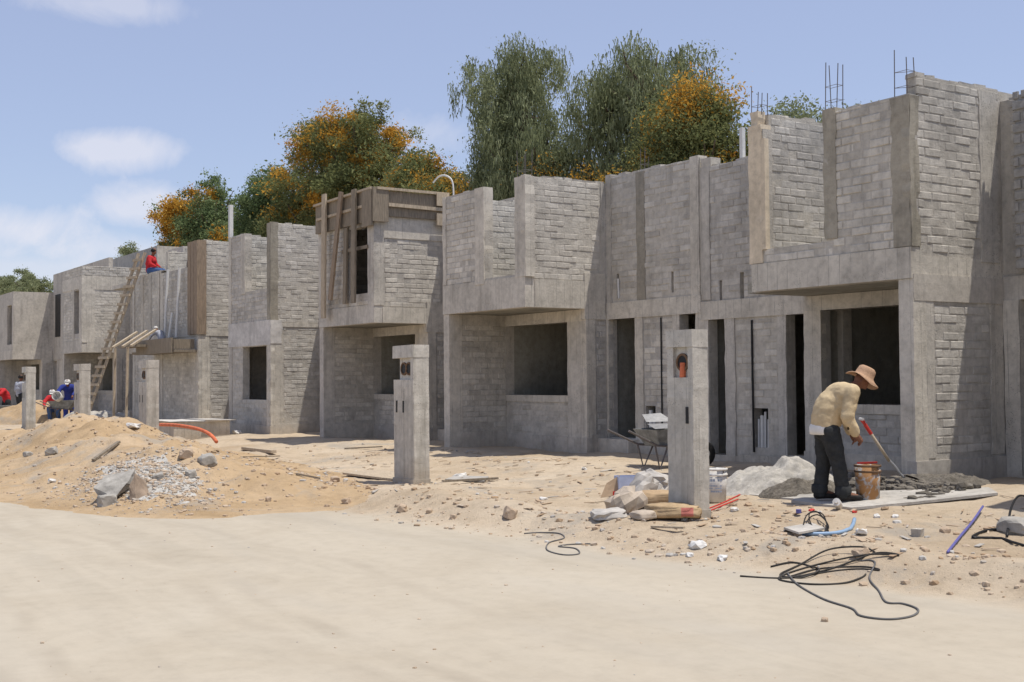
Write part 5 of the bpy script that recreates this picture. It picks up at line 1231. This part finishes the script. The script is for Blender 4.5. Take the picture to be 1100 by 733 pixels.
for a in ((115, 543, .15, ROCK, 'flat grey stone below the big broken slab'), (200, 491, .13, ROCKT, 'brown stone on the crest of right end of mound'), (170, 515, .09, ROCK, 'grey stone in middle of the rubble'), (205, 512, .10, ROCK, 'grey stone right of the middle of the rubble'), (222, 500, .17, ROCK, 'dark grey chunk on top at the right of mound'), (288, 538, .06, ROCKT, 'tan stone at the right foot of the mound'), (55, 488, .12, ROCK, 'grey chunk low on left slope of mound'), (30, 490, .09, ROCK, 'grey chunk at far left slope of mound'), (432, 549, .085, ROCKT, 'rounded pale stone on the bank before double socket pillar'), (461, 551, .05, ROCKT, 'small stone right of rounded pale stone on the bank'), (487, 557, .05, ROCKT, 'small stone on the bank midway to the grey strap'), (548, 556, .12, ROCKT, 'tan clod on the bank above the grey strap'), (360, 517, .07, ROCKT, 'small clod left of the dusty board'), (1015, 573, .06, ROCKT, 'tan clod beside the black hose'), (925, 597, .07, ROCKT, 'tan clod caught in the cable tangle'), (886, 668, .03, ROCKT, 'pebble on the road below the cable tangle'), (372, 541, .07, ROCKT, 'small stone on the bank left of the double socket pillar')):
    rock(*a)

# ------------------------------------------------------------------ sky and sun
SUN = Vector((.25, .215, 1.)).normalized(); EL = math.asin(SUN.z); AZ = math.atan2(SUN.x, SUN.y)
w = bpy.data.worlds.new('World'); SC.world = w; w.use_nodes = True; nt = w.node_tree
bg = nt.nodes['Background']; sk = nt.nodes.new('ShaderNodeTexSky'); sk.sky_type = 'NISHITA'; sk.sun_disc = False
sk.sun_elevation = EL; sk.sun_rotation = AZ; sk.altitude = 1800; sk.air_density = 1.2; sk.dust_density = 2.2; sk.ozone_density = 2.
tc = nt.nodes.new('ShaderNodeTexCoord'); dirv = tc.outputs['Generated']
hz = mix(nt, .5, sk.outputs[0], (3.3, 3.5, 4.9))
col = hz
nz = noi(nt, dirv, 13, 9, .62, .5)
def cloud(u, v, su, sv, amt, col_):
    """soft cumulus fixed in a direction of the sky"""
    d_ = (Fw + RT*((u-550)/FPX) + UP*((366.5-v)/FPX)).normalized(); a = Vector((-d_.y, d_.x, 0)).normalized(); b = d_.cross(a)
    def dot(vec, sc_):
        n = nt.nodes.new('ShaderNodeVectorMath'); n.operation = 'DOT_PRODUCT'; nt.links.new(dirv, n.inputs[0]); n.inputs[1].default_value = vec*sc_; return n.outputs['Value']
    def ma(op, x, y):
        n = nt.nodes.new('ShaderNodeMath'); n.operation = op
        for i, q in enumerate((x, y)):
            if hasattr(q, 'is_linked'): nt.links.new(q, n.inputs[i])
            else: n.inputs[i].default_value = q
        return n.outputs[0]
    dx = dot(a, FPX/su); dy = dot(b, FPX/sv)
    r = ma('ADD', ma('MULTIPLY', dx, dx), ma('MULTIPLY', dy, dy))
    fr = dot(d_, 1.); r = ma('ADD', r, ma('MULTIPLY', ma('LESS_THAN', fr, 0.), 99))
    k = ma('ADD', ma('SUBTRACT', 1., ma('POWER', r, .6)), ma('MULTIPLY', ma('SUBTRACT', nz, .5), 3.4))
    f = ramp(nt, k, [(.0, 0.), (1., amt)]); return mix(nt, f, col_, (5.6, 5.55, 6.0))
for args in ((118, 160, 62, 20, .62), (165, 222, 50, 22, .6), (18, 246, 60, 26, .65), (120, 268, 70, 18, .45), (110, 4, 95, 18, .4), (470, 140, 60, 26, .3), (40, 290, 90, 24, .4), (230, 250, 60, 14, .3)): col = cloud(*args, col)
nt.links.new(col, bg.inputs[0]); bg.inputs[1].default_value = .122
sl = bpy.data.lights.new('sun', 'SUN'); sl.energy = 3.6; sl.angle = math.radians(.5); sl.color = (1., .95, .87)
so = bpy.data.objects.new('sun', sl); COL.objects.link(so); so.rotation_euler = (-SUN).to_track_quat('-Z', 'Y').to_euler(); so.location = (0, 0, 30)
SC.view_settings.view_transform = 'Standard'; SC.view_settings.look = 'None'; SC.view_settings.exposure = .31; SC.view_settings.gamma = 1.
SC.cycles.max_bounces = 6; SC.cycles.diffuse_bounces = 4
